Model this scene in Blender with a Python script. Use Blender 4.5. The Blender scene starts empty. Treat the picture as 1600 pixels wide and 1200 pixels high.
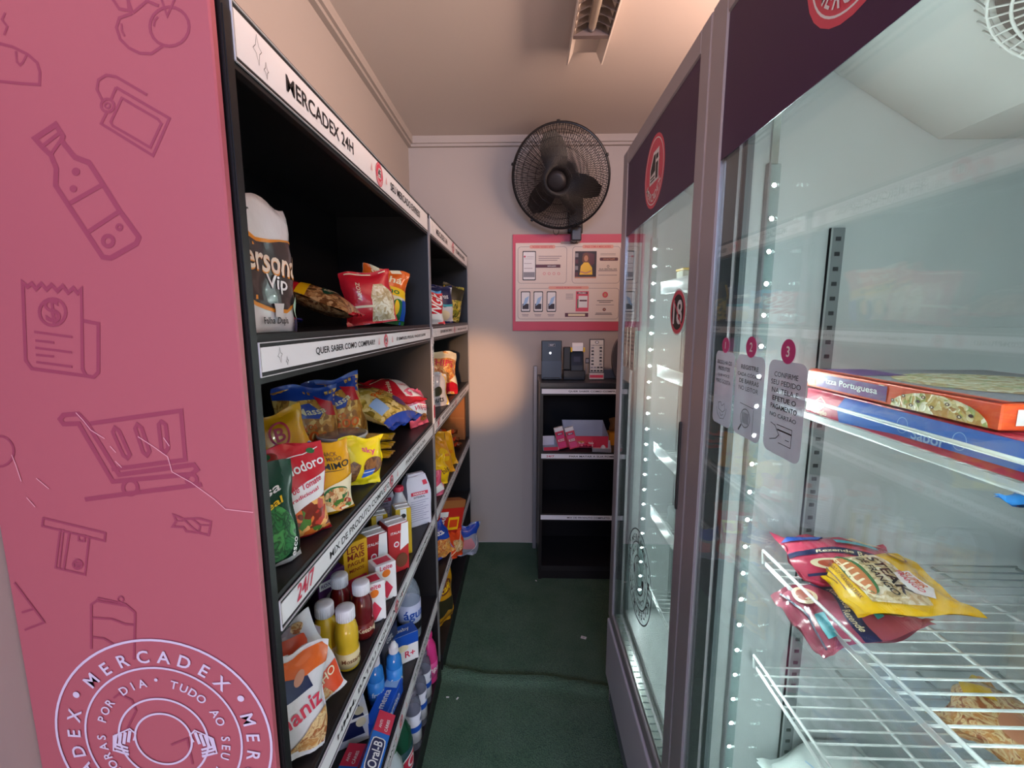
import bpy, bmesh, math, random
from mathutils import Vector, Matrix, Euler
sc = bpy.context.scene
C = sc.collection
PI = math.pi
R = math.radians
# ---------------------------------------------------------------- camera
FPX = 700.0
PITCH = math.atan(102 / FPX)
YAW = math.atan(19 / (FPX / math.cos(PITCH)))
EYE = 1.5
cd = bpy.data.cameras.new('camera'); cam = bpy.data.objects.new('camera', cd); C.objects.link(cam)
cam.location = (0, 0, EYE); cam.rotation_euler = (R(90) - PITCH, 0, YAW)
cd.sensor_width = 36; cd.lens = 36 * FPX / 1600; cd.clip_start = 0.02
sc.camera = cam
# ---------------------------------------------------------------- world, lights, exposure
w = bpy.data.worlds.new('world'); sc.world = w; w.use_nodes = True
w.node_tree.nodes['Background'].inputs[0].default_value = (0.62, 0.66, 0.80, 1)
w.node_tree.nodes['Background'].inputs[1].default_value = 0.55
def area(name, loc, target, sx, sy, power, col):
    l = bpy.data.lights.new(name, 'AREA'); l.shape = 'RECTANGLE'; l.size = sx; l.size_y = sy
    l.energy = power; l.color = col
    o = bpy.data.objects.new(name, l); C.objects.link(o); o.location = loc
    d = Vector(target) - Vector(loc); o.rotation_euler = d.to_track_quat('-Z', 'Y').to_euler()
    return o
# assumed open doorway behind the photographer, unseen, as added area lights: cool sky light falls in from above, warm, assumed sunlit paving bounces light up
area('assumed_sky_light', (0.1, -2.3, 2.35), (0.0, 1.6, 0.3), 1.5, 0.8, 78, (0.50, 0.64, 1.0))
area('assumed_paving_bounce', (0.55, -2.2, 0.35), (0.1, 1.8, 2.5), 1.4, 0.6, 26, (1.0, 0.72, 0.58))
# assumed, unseen high opening in the right wall above the coolers: added area light, warm across the ceiling
area('assumed_side_window', (1.09, 1.05, 2.24), (-0.6, 1.15, 2.70), 1.7, 0.30, 40, (1.0, 0.68, 0.52))
sp = bpy.data.lights.new('assumed_low_sun', 'SPOT'); sp.energy = 900; sp.color = (1.0, 0.55, 0.28); sp.spot_size = R(8); sp.spot_blend = 0.8; sp.shadow_soft_size = 0.05  # spot added as assumed low sun, for the warm patch on the back wall
spo = bpy.data.objects.new('assumed_low_sun', sp); C.objects.link(spo); spo.location = (0.12, -2.4, 1.62)
spo.rotation_euler = (Vector((-0.27, 2.6, 1.13)) - spo.location).to_track_quat('-Z', 'Y').to_euler()
vs = sc.view_settings; vs.view_transform = 'Standard'; vs.look = 'None'; vs.gamma = 1; vs.use_curve_mapping = False
vs.exposure = 0.0
sc.cycles.max_bounces = 10; sc.cycles.transparent_max_bounces = 24; sc.cycles.glossy_bounces = 6
sc.cycles.sample_clamp_indirect = 30; sc.cycles.use_denoising = True

# ---------------------------------------------------------------- materials
def lin(c):
    c = c / 255
    return c / 12.92 if c <= 0.04045 else ((c + 0.055) / 1.055) ** 2.4
def rgb(c):
    if isinstance(c, str): c = tuple(int(c[i:i + 2], 16) for i in (0, 2, 4))
    return (lin(c[0]), lin(c[1]), lin(c[2]), 1)
MC = {}
def mat(name, col, rough=0.5, metal=0.0, bump=0, bscale=60, emit=0, coat=0, alpha=1, spec=0.5):
    if name in MC: return MC[name]
    m = bpy.data.materials.new(name); MC[name] = m; m.use_nodes = True
    nt = m.node_tree; b = nt.nodes['Principled BSDF']
    b.inputs['Base Color'].default_value = rgb(col); b.inputs['Roughness'].default_value = rough
    b.inputs['Metallic'].default_value = metal; b.inputs['Coat Weight'].default_value = coat; b.inputs['Alpha'].default_value = alpha
    b.inputs['Specular IOR Level'].default_value = spec
    if emit:
        b.inputs['Emission Color'].default_value = rgb(col); b.inputs['Emission Strength'].default_value = emit
    if bump:
        tc = nt.nodes.new('ShaderNodeTexCoord'); n = nt.nodes.new('ShaderNodeTexNoise'); n.inputs['Scale'].default_value = bscale
        n.inputs['Detail'].default_value = 4
        bp = nt.nodes.new('ShaderNodeBump'); bp.inputs['Strength'].default_value = bump; bp.inputs['Distance'].default_value = 0.004
        nt.links.new(tc.outputs['Object'], n.inputs['Vector']); nt.links.new(n.outputs['Fac'], bp.inputs['Height']); nt.links.new(bp.outputs['Normal'], b.inputs['Normal'])
    return m
def food(name, cols, scale=60, stretch=(1, 1, 1), rough=0.3, kind='vor', dist=0.0):
    """printed or see-through contents: cells of several colours"""
    if name in MC: return MC[name]
    m = bpy.data.materials.new(name); MC[name] = m; m.use_nodes = True
    nt = m.node_tree; b = nt.nodes['Principled BSDF']; b.inputs['Roughness'].default_value = rough; b.inputs['Coat Weight'].default_value = 0.3
    tc = nt.nodes.new('ShaderNodeTexCoord'); mp = nt.nodes.new('ShaderNodeMapping'); mp.inputs['Scale'].default_value = stretch
    nt.links.new(tc.outputs['Object'], mp.inputs['Vector'])
    src = mp.outputs['Vector']
    ns = nt.nodes.new('ShaderNodeTexNoise'); ns.inputs['Scale'].default_value = scale * 0.4
    mx = nt.nodes.new('ShaderNodeMixRGB'); mx.inputs[0].default_value = 0.04 + dist
    nt.links.new(src, mx.inputs[1]); nt.links.new(ns.outputs['Color'], mx.inputs[2]); nt.links.new(src, ns.inputs['Vector'])
    if kind == 'vor':
        v = nt.nodes.new('ShaderNodeTexVoronoi'); v.inputs['Scale'].default_value = scale
        nt.links.new(mx.outputs[0], v.inputs['Vector'])
        sep = nt.nodes.new('ShaderNodeSeparateColor'); nt.links.new(v.outputs['Color'], sep.inputs[0]); fac = sep.outputs[0]; hgt = v.outputs['Distance']
    else:
        v = nt.nodes.new('ShaderNodeTexNoise'); v.inputs['Scale'].default_value = scale; v.inputs['Detail'].default_value = 5; v.inputs['Distortion'].default_value = 1.5
        nt.links.new(mx.outputs[0], v.inputs['Vector']); fac = v.outputs['Fac']; hgt = fac
    cr = nt.nodes.new('ShaderNodeValToRGB'); cr.color_ramp.interpolation = 'CONSTANT' if kind == 'vor' else 'LINEAR'
    el = cr.color_ramp.elements
    n = len(cols)
    lo, hi = (0, 1) if kind == 'vor' else (0.3, 0.7)
    el[0].position = lo; el[0].color = rgb(cols[0])
    el[1].position = lo + (hi - lo) * (n - 1) / n; el[1].color = rgb(cols[-1])
    for i in range(1, n - 1):
        e = el.new(lo + (hi - lo) * i / n); e.color = rgb(cols[i])
    nt.links.new(fac, cr.inputs[0]); nt.links.new(cr.outputs[0], b.inputs['Base Color'])
    bp = nt.nodes.new('ShaderNodeBump'); bp.inputs['Strength'].default_value = 0.35; bp.inputs['Distance'].default_value = 0.003
    nt.links.new(hgt, bp.inputs['Height']); nt.links.new(bp.outputs['Normal'], b.inputs['Normal'])
    return m
def glass_mat(name, tint='EAF4F2', ior=1.45, boost=1.0):
    m = bpy.data.materials.new(name); MC[name] = m; m.use_nodes = True
    nt = m.node_tree; nt.nodes.remove(nt.nodes['Principled BSDF']); out = nt.nodes['Material Output']
    geo = nt.nodes.new('ShaderNodeNewGeometry')
    mi = nt.nodes.new('ShaderNodeMix'); mi.data_type = 'FLOAT'; mi.inputs[2].default_value = ior; mi.inputs[3].default_value = 1 / ior
    nt.links.new(geo.outputs['Backfacing'], mi.inputs[0])
    fr = nt.nodes.new('ShaderNodeFresnel'); nt.links.new(mi.outputs[0], fr.inputs['IOR'])
    mu = nt.nodes.new('ShaderNodeMath'); mu.operation = 'MULTIPLY'; mu.inputs[1].default_value = boost; mu.use_clamp = True
    nt.links.new(fr.outputs[0], mu.inputs[0])
    tr = nt.nodes.new('ShaderNodeBsdfTransparent'); tr.inputs[0].default_value = rgb(tint)
    gl = nt.nodes.new('ShaderNodeBsdfGlossy'); gl.inputs['Roughness'].default_value = 0.0
    ms = nt.nodes.new('ShaderNodeMixShader')
    nt.links.new(mu.outputs[0], ms.inputs[0]); nt.links.new(tr.outputs[0], ms.inputs[1]); nt.links.new(gl.outputs[0], ms.inputs[2]); nt.links.new(ms.outputs[0], out.inputs[0])
    return m
def clear_mat(name, tint, spec=0.25, col='FFFFFF'):
    """thin clear plastic"""
    if name in MC: return MC[name]
    m = bpy.data.materials.new(name); MC[name] = m; m.use_nodes = True
    nt = m.node_tree; b = nt.nodes['Principled BSDF']; out = nt.nodes['Material Output']
    b.inputs['Base Color'].default_value = rgb(col); b.inputs['Roughness'].default_value = 0.12
    tr = nt.nodes.new('ShaderNodeBsdfTransparent'); tr.inputs[0].default_value = rgb(tint)
    ms = nt.nodes.new('ShaderNodeMixShader'); ms.inputs[0].default_value = spec
    nt.links.new(tr.outputs[0], ms.inputs[1]); nt.links.new(b.outputs[0], ms.inputs[2]); nt.links.new(ms.outputs[0], out.inputs[0])
    return m
def film(name, col, rough=0.24): return mat('film_' + name, col, rough, bump=0.55, bscale=30, coat=0.4)
WHITE = mat('white_print', 'E9E6E6', 0.45); INK = mat('black_ink', '17141A', 0.5); REDM = mat('red_print', 'D2324F', 0.45)
PINK = mat('pink_board', 'B25A66', 0.34, coat=0.15); PINKLINE = mat('pink_board_line', '9A4058', 0.4); PINKPALE = mat('pink_board_scratch', 'E7A3AE', 0.6)
BADGE = mat('badge_print', 'D9C9E0', 0.45)
BLACKM = mat('black_metal', '1B191C', 0.42, spec=0.4); BLACKIN = mat('black_back_board', '0D0C11', 0.6, spec=0.2); SHELFTOP = mat('black_shelf_top', '232024', 0.42)
GREYM = mat('grey_metal', '9A979C', 0.38, metal=0.35); LIPM = mat('clear_rail_edge', 'CFCBD0', 0.25)
STRIPM = mat('label_paper', 'EDEAEE', 0.4)
WALLM = mat('wall_paint', 'B9AEA8', 0.75, bump=0.05, bscale=90)
CEILM = mat('ceiling_paint', 'D2C6BF', 0.85, bump=0.04, bscale=60)
WRED = mat('logo_pink', 'D9485F', 0.4)
YEL = mat('yellow_print', 'F2C21A', 0.35); BLUE = mat('blue_print', '1C4FB0', 0.35); NAVY = mat('navy_print', '1B2350', 0.4); GREEN = mat('green_print', '1F6B35', 0.4)
ORNG = mat('orange_print', 'E9781E', 0.4); BROWN = mat('brown_print', '6B3A22', 0.45); PURP = mat('purple_print', '5B2C74', 0.4); TEAL = mat('teal_print', '3FA7B5', 0.4)
DKGREEN = mat('dark_green_print', '123F2A', 0.35); CREAM = mat('cream_print', 'EBDCB8', 0.5); PALE = mat('pale_blue_print', '9BBBE0', 0.4); GREYP = mat('grey_print', '8E8B92', 0.5)
SKIN = mat('photo_skin', 'C98F74', 0.6); KRAFT = mat('kraft_card', '9A5E2C', 0.7)

# ---------------------------------------------------------------- flat shapes: (verts2d, faces)
TXT = {}
def text_raw(s, bold):
    bold = min(bold, .016)
    k = (s, bold)
    if k in TXT: return TXT[k]
    cu = bpy.data.curves.new('t', 'FONT'); cu.body = s; cu.size = 1; cu.offset = bold; cu.resolution_u = 3
    o = bpy.data.objects.new('t', cu); C.objects.link(o)
    dg = bpy.context.evaluated_depsgraph_get(); dg.update()
    me = bpy.data.meshes.new_from_object(o.evaluated_get(dg))
    v = [(p.co.x, p.co.y) for p in me.vertices]; f = [tuple(p.vertices) for p in me.polygons]
    bpy.data.objects.remove(o); bpy.data.curves.remove(cu); bpy.data.meshes.remove(me)
    if not v: v = [(0, 0)]
    x0 = min(p[0] for p in v); x1 = max(p[0] for p in v); y0 = min(p[1] for p in v); y1 = max(p[1] for p in v)
    v = [(p[0] - (x0 + x1) / 2, p[1] - (y0 + y1) / 2) for p in v]
    TXT[k] = (v, f, x1 - x0, y1 - y0)
    return TXT[k]
def xf(v, cx, cy, rot=0, sx=1, sy=1, shear=0):
    c, s = math.cos(rot), math.sin(rot)
    return [((x * sx + y * sy * shear) * c - y * sy * s + cx, (x * sx + y * sy * shear) * s + y * sy * c + cy) for x, y in v]
def TX(s, cx, cy, fw=None, fh=None, rot=0, bold=0.02, shear=0):
    v, f, W, Hh = text_raw(s, bold)
    sx = fw / W if fw else fh / Hh
    sy = fh / Hh if fh else sx
    return xf(v, cx, cy, R(rot), sx, sy, shear), f
def RC(x0, y0, x1, y1, rot=0):
    cx, cy = (x0 + x1) / 2, (y0 + y1) / 2; a, b = (x1 - x0) / 2, (y1 - y0) / 2
    return xf([(-a, -b), (a, -b), (a, b), (-a, b)], cx, cy, R(rot)), [(0, 1, 2, 3)]
def EL(cx, cy, rx, ry, rot=0, n=28):
    return xf([(rx * math.cos(2 * PI * i / n), ry * math.sin(2 * PI * i / n)) for i in range(n)], cx, cy, R(rot)), [tuple(range(n))]
def PG(pts): return list(pts), [tuple(range(len(pts)))]
def RR(x0, y0, x1, y1, r, n=5):
    p = []
    for cx, cy, a in ((x1 - r, y1 - r, 0), (x0 + r, y1 - r, 90), (x0 + r, y0 + r, 180), (x1 - r, y0 + r, 270)):
        for i in range(n + 1): p.append((cx + r * math.cos(R(a + 90 * i / n)), cy + r * math.sin(R(a + 90 * i / n))))
    return PG(p)
def RING(cx, cy, rx, ry, t, n=48, rot=0):
    v = []
    for i in range(n):
        a = 2 * PI * i / n; v += [(rx * math.cos(a), ry * math.sin(a)), ((rx - t) * math.cos(a), (ry - t) * math.sin(a))]
    return xf(v, cx, cy, R(rot)), [(2 * i, 2 * ((i + 1) % n), 2 * ((i + 1) % n) + 1, 2 * i + 1) for i in range(n)]
def LN(pts, t, closed=False):
    p = [Vector(q) for q in pts]; n = len(p); v = []
    for i in range(n):
        a = p[i - 1] if (i or closed) else p[i]; b = p[(i + 1) % n] if (i < n - 1 or closed) else p[i]
        d1 = (p[i] - a); d2 = (b - p[i]); d1 = d1.normalized() if d1.length else d2.normalized(); d2 = d2.normalized() if d2.length else d1
        d = (d1 + d2); d = d.normalized() if d.length > 1e-6 else d1
        nn = Vector((-d.y, d.x)); k = t / 2 / max(0.45, abs(d.dot(d1)))
        v += [tuple(p[i] + nn * k), tuple(p[i] - nn * k)]
    m = n if closed else n - 1
    return v, [(2 * i, 2 * i + 1, 2 * ((i + 1) % n) + 1, 2 * ((i + 1) % n)) for i in range(m)]
def ROUNDTX(s, cx, cy, r, a_mid, size, bold=0.03, step=None):
    """letters round a circle; a_mid in degrees, clockwise reading outside up"""
    v, f = [], []
    st = step or size * 1.05 / r
    a = R(a_mid) + st * (len(s) - 1) / 2
    for ch in s:
        if ch != ' ':
            gv, gf, W, Hh = text_raw(ch, bold)
            k = size / 0.72
            q = xf([(x, y) for x, y in gv], cx + r * math.cos(a), cy + r * math.sin(a), a - PI / 2, k, k)
            f += [tuple(i + len(v) for i in g) for g in gf]; v += q
        a -= st
    return v, f
# the shop logo: pink disc, small shop front, name below
def logo(cx, cy, r):
    L = [(EL(cx, cy, r, r), WRED), (RING(cx, cy, r * .9, r * .9, r * .03), WHITE)]
    L.append((PG([(cx - .42 * r, cy + .15 * r), (cx - .1 * r, cy + .55 * r), (cx + .45 * r, cy + .55 * r), (cx + .45 * r, cy - .3 * r), (cx - .42 * r, cy - .3 * r)]), WHITE))
    L.append((PG([(cx - .34 * r, cy + .12 * r), (cx - .06 * r, cy + .46 * r), (cx + .12 * r, cy + .46 * r), (cx + .12 * r, cy + .0 * r), (cx - .34 * r, cy - .06 * r)]), INK))
    L.append((RC(cx + .18 * r, cy - .24 * r, cx + .38 * r, cy + .42 * r), INK))
    L.append((RC(cx + .16 * r, cy + .2 * r, cx + .5 * r, cy + .28 * r), WHITE))
    for k in (-.12, -.2): L.append((RC(cx - .34 * r, cy + (k - .03) * r, cx + .1 * r, cy + (k + .01) * r), INK))
    v, f = [], []
    for i, ch in enumerate('MERCADEX'):
        a = R(270 + (i - 3.5) * 16); gv, gf, W, Hh = text_raw(ch, .04)
        q = xf(gv, cx + .70 * r * math.cos(a), cy + .70 * r * math.sin(a), a + PI / 2, .30 * r, .30 * r); f += [tuple(k + len(v) for k in g) for g in gf]; v += q
    L.append(((v, f), WHITE))
    return L

# ---------------------------------------------------------------- mesh builder
class MB:
    def __init__(s): s.v = []; s.f = []; s.mi = []; s.sm = []; s.mats = []; s.n = 0
    def k(s, m):
        if m not in s.mats: s.mats.append(m)
        return s.mats.index(m)
    def add(s, v, f, m, smooth=False, T=None):
        n = len(s.v); k = s.k(m)
        s.v += [tuple(T @ Vector(p)) if T else tuple(p) for p in v]
        for g in f: s.f.append(tuple(i + n for i in g)); s.mi.append(k); s.sm.append(smooth)
        return s
    def box(s, x0, x1, y0, y1, z0, z1, m, T=None):
        v = [(x, y, z) for x in (x0, x1) for y in (y0, y1) for z in (z0, z1)]
        return s.add(v, [(0, 1, 3, 2), (4, 6, 7, 5), (0, 4, 5, 1), (2, 3, 7, 6), (0, 2, 6, 4), (1, 5, 7, 3)], m, T=T)
    def rbox(s, x0, x1, y0, y1, z0, z1, m, r=0.004, seg=2, T=None):
        bm = bmesh.new(); bmesh.ops.create_cube(bm, size=1)
        for p in bm.verts: p.co = ((x0 + x1) / 2 + p.co.x * (x1 - x0), (y0 + y1) / 2 + p.co.y * (y1 - y0), (z0 + z1) / 2 + p.co.z * (z1 - z0))
        bmesh.ops.bevel(bm, geom=bm.edges[:], offset=r, segments=seg, affect='EDGES', profile=0.5)
        return s.bm(bm, m, T)
    def bm(s, bm, m, T=None, smooth=False):
        bm.verts.index_update(); s.add([p.co[:] for p in bm.verts], [[q.index for q in f.verts] for f in bm.faces], m, smooth, T); bm.free(); return s
    def prism(s, poly, a0, a1, m, fn, smooth=False, T=None):
        """poly: 2d points; fn(p, a) -> 3d"""
        n = len(poly); v = [fn(p, a0) for p in poly] + [fn(p, a1) for p in poly]
        return s.add(v, [tuple(range(n - 1, -1, -1)), tuple(range(n, 2 * n))] + [(i, (i + 1) % n, n + (i + 1) % n, n + i) for i in range(n)], m, smooth, T)
    def tube(s, pts, r, m, seg=8, closed=False, T=None, smooth=True):
        p = [Vector(q) for q in pts]; n = len(p); v = []; f = []; up = None
        for i in range(n):
            a = p[i - 1] if (i or closed) else p[0]; b = p[(i + 1) % n] if (i < n - 1 or closed) else p[-1]
            d = (b - a).normalized()
            if up is None: up = d.orthogonal().normalized()
            up = (up - d * up.dot(d)); up = up.normalized() if up.length > 1e-5 else d.orthogonal().normalized()
            w_ = d.cross(up); rr = r[i] if isinstance(r, (list, tuple)) else r
            v += [p[i] + (up * math.cos(2 * PI * j / seg) + w_ * math.sin(2 * PI * j / seg)) * rr for j in range(seg)]
        for i in range(n if closed else n - 1):
            for j in range(seg):
                a = i * seg + j; b = i * seg + (j + 1) % seg; c = ((i + 1) % n) * seg + (j + 1) % seg; d = ((i + 1) % n) * seg + j
                f.append((a, b, c, d))
        if not closed: f += [tuple(range(seg - 1, -1, -1)), tuple(range((n - 1) * seg, n * seg))]
        return s.add(v, f, m, smooth, T)
    def lathe(s, prof, m, seg=28, T=None, smooth=True, caps=True):
        """prof: list of (r, z) or (r, z, material from here up)"""
        n = len(prof); v = []
        for q in prof: v += [(q[0] * math.cos(2 * PI * j / seg), q[0] * math.sin(2 * PI * j / seg), q[1]) for j in range(seg)]
        cur = m; k0 = len(s.v); s.v += [tuple(T @ Vector(p)) if T else p for p in v]
        for i in range(n - 1):
            if len(prof[i]) > 2: cur = prof[i][2]
            kk = s.k(cur)
            for j in range(seg):
                s.f.append((k0 + i * seg + j, k0 + i * seg + (j + 1) % seg, k0 + (i + 1) * seg + (j + 1) % seg, k0 + (i + 1) * seg + j)); s.mi.append(kk); s.sm.append(smooth)
        for idx, g in ((0, range(seg - 1, -1, -1)), (n - 1, range(seg))):
            if caps and prof[idx][0] > 1e-5: s.f.append(tuple(k0 + idx * seg + j for j in g)); s.mi.append(s.k(m if idx == 0 else cur)); s.sm.append(False)
        return s
    def decal(s, shape, surf, m, lift=0.0006, cu=(), cv=(), smooth=False, T=None):
        s.n += 1; lift += (s.n % 300) * 1.0e-5; v, f = shape; bm = bmesh.new(); vs_ = [bm.verts.new((x, y, 0)) for x, y in v]
        for g in f:
            try: bm.faces.new([vs_[i] for i in g])
            except ValueError: pass
        xs = [p[0] for p in v]; ys = [p[1] for p in v]
        for c, ax in [(c, 0) for c in cu if min(xs) < c < max(xs)] + [(c, 1) for c in cv if min(ys) < c < max(ys)]:
            bmesh.ops.bisect_plane(bm, geom=bm.verts[:] + bm.edges[:] + bm.faces[:], dist=1e-7, plane_co=(c, 0, 0) if ax == 0 else (0, c, 0), plane_no=(1, 0, 0) if ax == 0 else (0, 1, 0))
        bmesh.ops.triangulate(bm, faces=[g for g in bm.faces if len(g.verts) > 4])
        bm.verts.index_update()
        s.add([surf(p.co.x, p.co.y, lift) for p in bm.verts], [[q.index for q in g.verts] for g in bm.faces], m, smooth, T); bm.free(); return s
    def art(s, layers, surf, lift=0.0006, step=0.0004, T=None, cu=(), cv=()):
        for i, (sh, m) in enumerate(layers): s.decal(sh, surf, m, lift + step * min(i, 4), cu, cv, T=T)
        return s
    def build(s, name, parent=None, loc=None, rot=None):
        me = bpy.data.meshes.new(name); me.from_pydata(s.v, [], s.f); me.update()
        for m in s.mats: me.materials.append(m)
        me.polygons.foreach_set('material_index', s.mi); me.polygons.foreach_set('use_smooth', s.sm)
        o = bpy.data.objects.new(name, me); C.objects.link(o)
        if parent: o.parent = parent
        if loc: o.location = loc
        if rot: o.rotation_euler = rot
        return o
def face(o, ex, ey, en):
    """planar frame: origin, right, up, outward"""
    o, ex, ey, en = Vector(o), Vector(ex), Vector(ey), Vector(en)
    return lambda a, b, l: tuple(o + ex * a + ey * b + en * l)
def tag(o, label, cat, group=None):
    o['label'] = label; o['category'] = cat
    if group: o['group'] = group
    return o
def struct(o): o['kind'] = 'structure'; return o
def root(name, label, cat, loc, rot=(0, 0, 0), group=None):
    o = bpy.data.objects.new(name, None); o.empty_display_size = 0.05; C.objects.link(o); o.location = loc; o.rotation_euler = rot
    return tag(o, label, cat, group)

# ---------------------------------------------------------------- package builders
LEVELS = (1.476, 1.106, .746, .386, .091, 1.3475, 1.0425, .8225, .5625)
def rest(o):
    """lift a tilted pack so that its lowest point lies on its shelf"""
    M = o.rotation_euler.to_matrix(); low = min((M @ v.co).z for v in o.data.vertices) + o.location.z
    under = [l for l in LEVELS if l <= o.location.z + .0015]
    if not under: return
    l = max(under)
    if low < l or abs(o.location.z - l) < .0016: o.location.z += l - low
def lay(specs, w, h):
    L = []
    for s in specs:
        k = s[0]
        if k == 'T':
            rot = s[6] if len(s) > 6 else 0; fh = s[7] * h if len(s) > 7 and s[7] else None
            L.append((TX(s[1], s[2] * w, s[3] * h, s[4] * w, fh, rot, 0.03), s[5]))
        elif k == 'R': L.append((RC(s[1] * w, s[2] * h, s[3] * w, s[4] * h), s[5]))
        elif k == 'E': L.append((EL(s[1] * w, s[2] * h, s[3] * w, s[4] * h, R(s[6]) if len(s) > 6 else 0), s[5]))
        elif k == 'P': L.append((PG([(x * w, y * h) for x, y in s[1]]), s[2]))
        elif k == 'O': L.append((RING(s[1] * w, s[2] * h, s[3] * w, s[4] * h, s[5] * w), s[6]))
        elif k == 'L': L.append((LN([(x * w, y * h) for x, y in s[1]], s[2] * w), s[3]))
    return L
def bag(name, label, cat, w, h, d, loc, rot, m, art=(), kind='pillow', seed=1, group=None, crimp=None, wr=1.0, back=None, slump=0.0):
    """sealed plastic bag; front looks along local -y. rot: degrees about z, or (rx, ry, rz)"""
    rnd = random.Random(seed); ph = [(rnd.uniform(2, 9), rnd.uniform(2, 9), rnd.uniform(0, 6.3), rnd.uniform(.4, 1)) for _ in range(7)]
    def surf_(side):
        def S(a, b, l):
            u = max(-1, min(1, 2 * a / w)); v = max(0, min(1, b / h))
            pu = max(0, 1 - abs(u) ** 2.6) ** 0.62
            if kind == 'pouch': pv = min(1, (v / 0.10 + 0.25)) * max(0, 1 - v) ** 0.62 * 1.15
            else:
                vv = (v - 0.06) / 0.88; pv = max(0, math.sin(PI * max(0, min(1, vv)))) ** 0.5
            n = sum(q[3] * math.sin(q[0] * u + q[1] * v * 1.6 + q[2] + side * 1.3) for q in ph) / 7
            edge = 1 - min(1, pv * pu)
            y = side * (d / 2 * pu * pv) + n * 0.0065 * wr * (0.35 + 0.65 * edge) + slump * math.sin(v * PI) * 0.02
            if v > 0.9 or v < 0.07: y += 0.003 * wr * math.sin(u * 11 + seed) * side * 0 + 0.0025 * wr * math.sin(u * 9 + seed)
            x = a * (1 - 0.07 * pv) + 0.003 * wr * math.sin(v * 9 + seed)
            z = b * (1 - 0.03 * pu * slump) + 0.004 * wr * math.sin(u * 4 + seed) * v
            return (x, y + side * l, max(z, 0.0005) if kind == 'pouch' else z)
        return S
    nu, nv = 14, 18
    ua = [w * (i / nu - 0.5) for i in range(nu + 1)]; vb = [h * j / nv for j in range(nv + 1)]
    b = MB()
    for side in (-1, 1):
        S = surf_(side); v = [S(x, y, 0) for y in vb for x in ua]; f = []
        for j in range(nv):
            for i in range(nu):
                q = (j * (nu + 1) + i, j * (nu + 1) + i + 1, (j + 1) * (nu + 1) + i + 1, (j + 1) * (nu + 1) + i)
                f.append(q if side < 0 else q[::-1])
        cr = crimp or m
        n1 = [g for k, g in enumerate(f) if nv - 1 <= 0 or not (k // nu in (0, nv - 1))]; n2 = [g for k, g in enumerate(f) if k // nu in (0, nv - 1)]
        b.add(v, n1, m if side < 0 or back is None else back, True); k = b.k(cr); base = len(b.v) - len(v)
        for g in n2: b.f.append(tuple(i + base for i in g)); b.mi.append(k); b.sm.append(True)
    S = surf_(-1)
    for i, (sh, mm) in enumerate(lay(art, w, h)): b.decal(sh, S, mm, 0.0008 + 0.00045 * min(i, 5), ua, vb, smooth=True)
    o = b.build(name, None, loc, tuple(R(q) for q in rot) if isinstance(rot, tuple) else (0, 0, R(rot)))
    rest(o)
    return tag(o, label, cat, group)
def carton(name, label, cat, w, d, h, loc, rot, m, front=(), right=(), left=(), top=(), group=None, r=0.0015, topmat=None, sidemat=None, back=()):
    b = MB(); b.rbox(-w / 2, w / 2, -d / 2, d / 2, 0, h, m, r, 1)
    if sidemat:
        for sx in (1, -1): b.decal(RC(-d / 2 + r, r, d / 2 - r, h - r), face((sx * w / 2, 0, 0), (0, sx, 0), (0, 0, 1), (sx, 0, 0)), sidemat, 0.0003)
    if topmat: b.decal(RC(-w / 2 + r, -d / 2 + r, w / 2 - r, d / 2 - r), face((0, 0, h), (1, 0, 0), (0, 1, 0), (0, 0, 1)), topmat, 0.0003)
    b.art(lay(front, w, h), face((0, -d / 2, 0), (1, 0, 0), (0, 0, 1), (0, -1, 0)))
    b.art(lay(back, w, h), face((0, d / 2, 0), (-1, 0, 0), (0, 0, 1), (0, 1, 0)))
    b.art(lay(right, d, h), face((w / 2, 0, 0), (0, 1, 0), (0, 0, 1), (1, 0, 0)))
    b.art(lay(left, d, h), face((-w / 2, 0, 0), (0, -1, 0), (0, 0, 1), (-1, 0, 0)))
    b.art(lay(top, w, d), face((0, -d / 2, h), (1, 0, 0), (0, 1, 0), (0, 0, 1)))
    o = b.build(name, None, loc, tuple(R(q) for q in rot) if isinstance(rot, tuple) else (0, 0, R(rot)))
    rest(o)
    return tag(o, label, cat, group)
def cyl_surf(r0):
    return lambda a, b, l: ((r0 + l) * math.sin(a / r0), -(r0 + l) * math.cos(a / r0), b)
def bottle(name, label, cat, prof, m, loc, rotz, cap=None, capm=None, art=(), lab=None, group=None, tilt=None):
    """lathe body; lab=(r, z0, z1, material) is a wrapped label; art is on the label"""
    b = MB(); b.lathe(prof, m)
    if lab:
        r0, z0, z1, lm = lab; b.lathe([(r0, z0), (r0 + .0006, z0), (r0 + .0006, z1), (r0, z1)], lm, seg=36)
        S = cyl_surf(r0 + .0008); hw = PI * r0
        for i, (sh, mm) in enumerate(lay(art, 2 * r0, z1 - z0)):
            b.decal(sh, lambda a, q, l: S(a, q + z0, l), mm, 0.0004 + 0.0003 * i, [hw * t / 12 for t in range(-12, 13)], ())
    o = b.build(name, None, loc, tilt and tuple(R(q) for q in tilt) or (0, 0, R(rotz))); tag(o, label, cat, group)
    if cap:
        c = MB(); c.lathe(cap, capm, 24)
        z0 = cap[0][1]; rc = cap[1][0]
        for k in range(24):   # grip ridges
            a = 2 * PI * k / 24; c.box(-.0008, .0008, -rc - .0006, -rc + .0008, z0 + .001, cap[2][1] - .002, capm, T=Matrix.Rotation(a, 4, 'Z'))
        c.build('cap', o)
    return o
def flipcap(r, z, h): return [(r * .96, z), (r, z + .001), (r, z + h - .002), (r * .94, z + h), (r * .3, z + h + .0005), (0.0001, z + h + .0005)]

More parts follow.
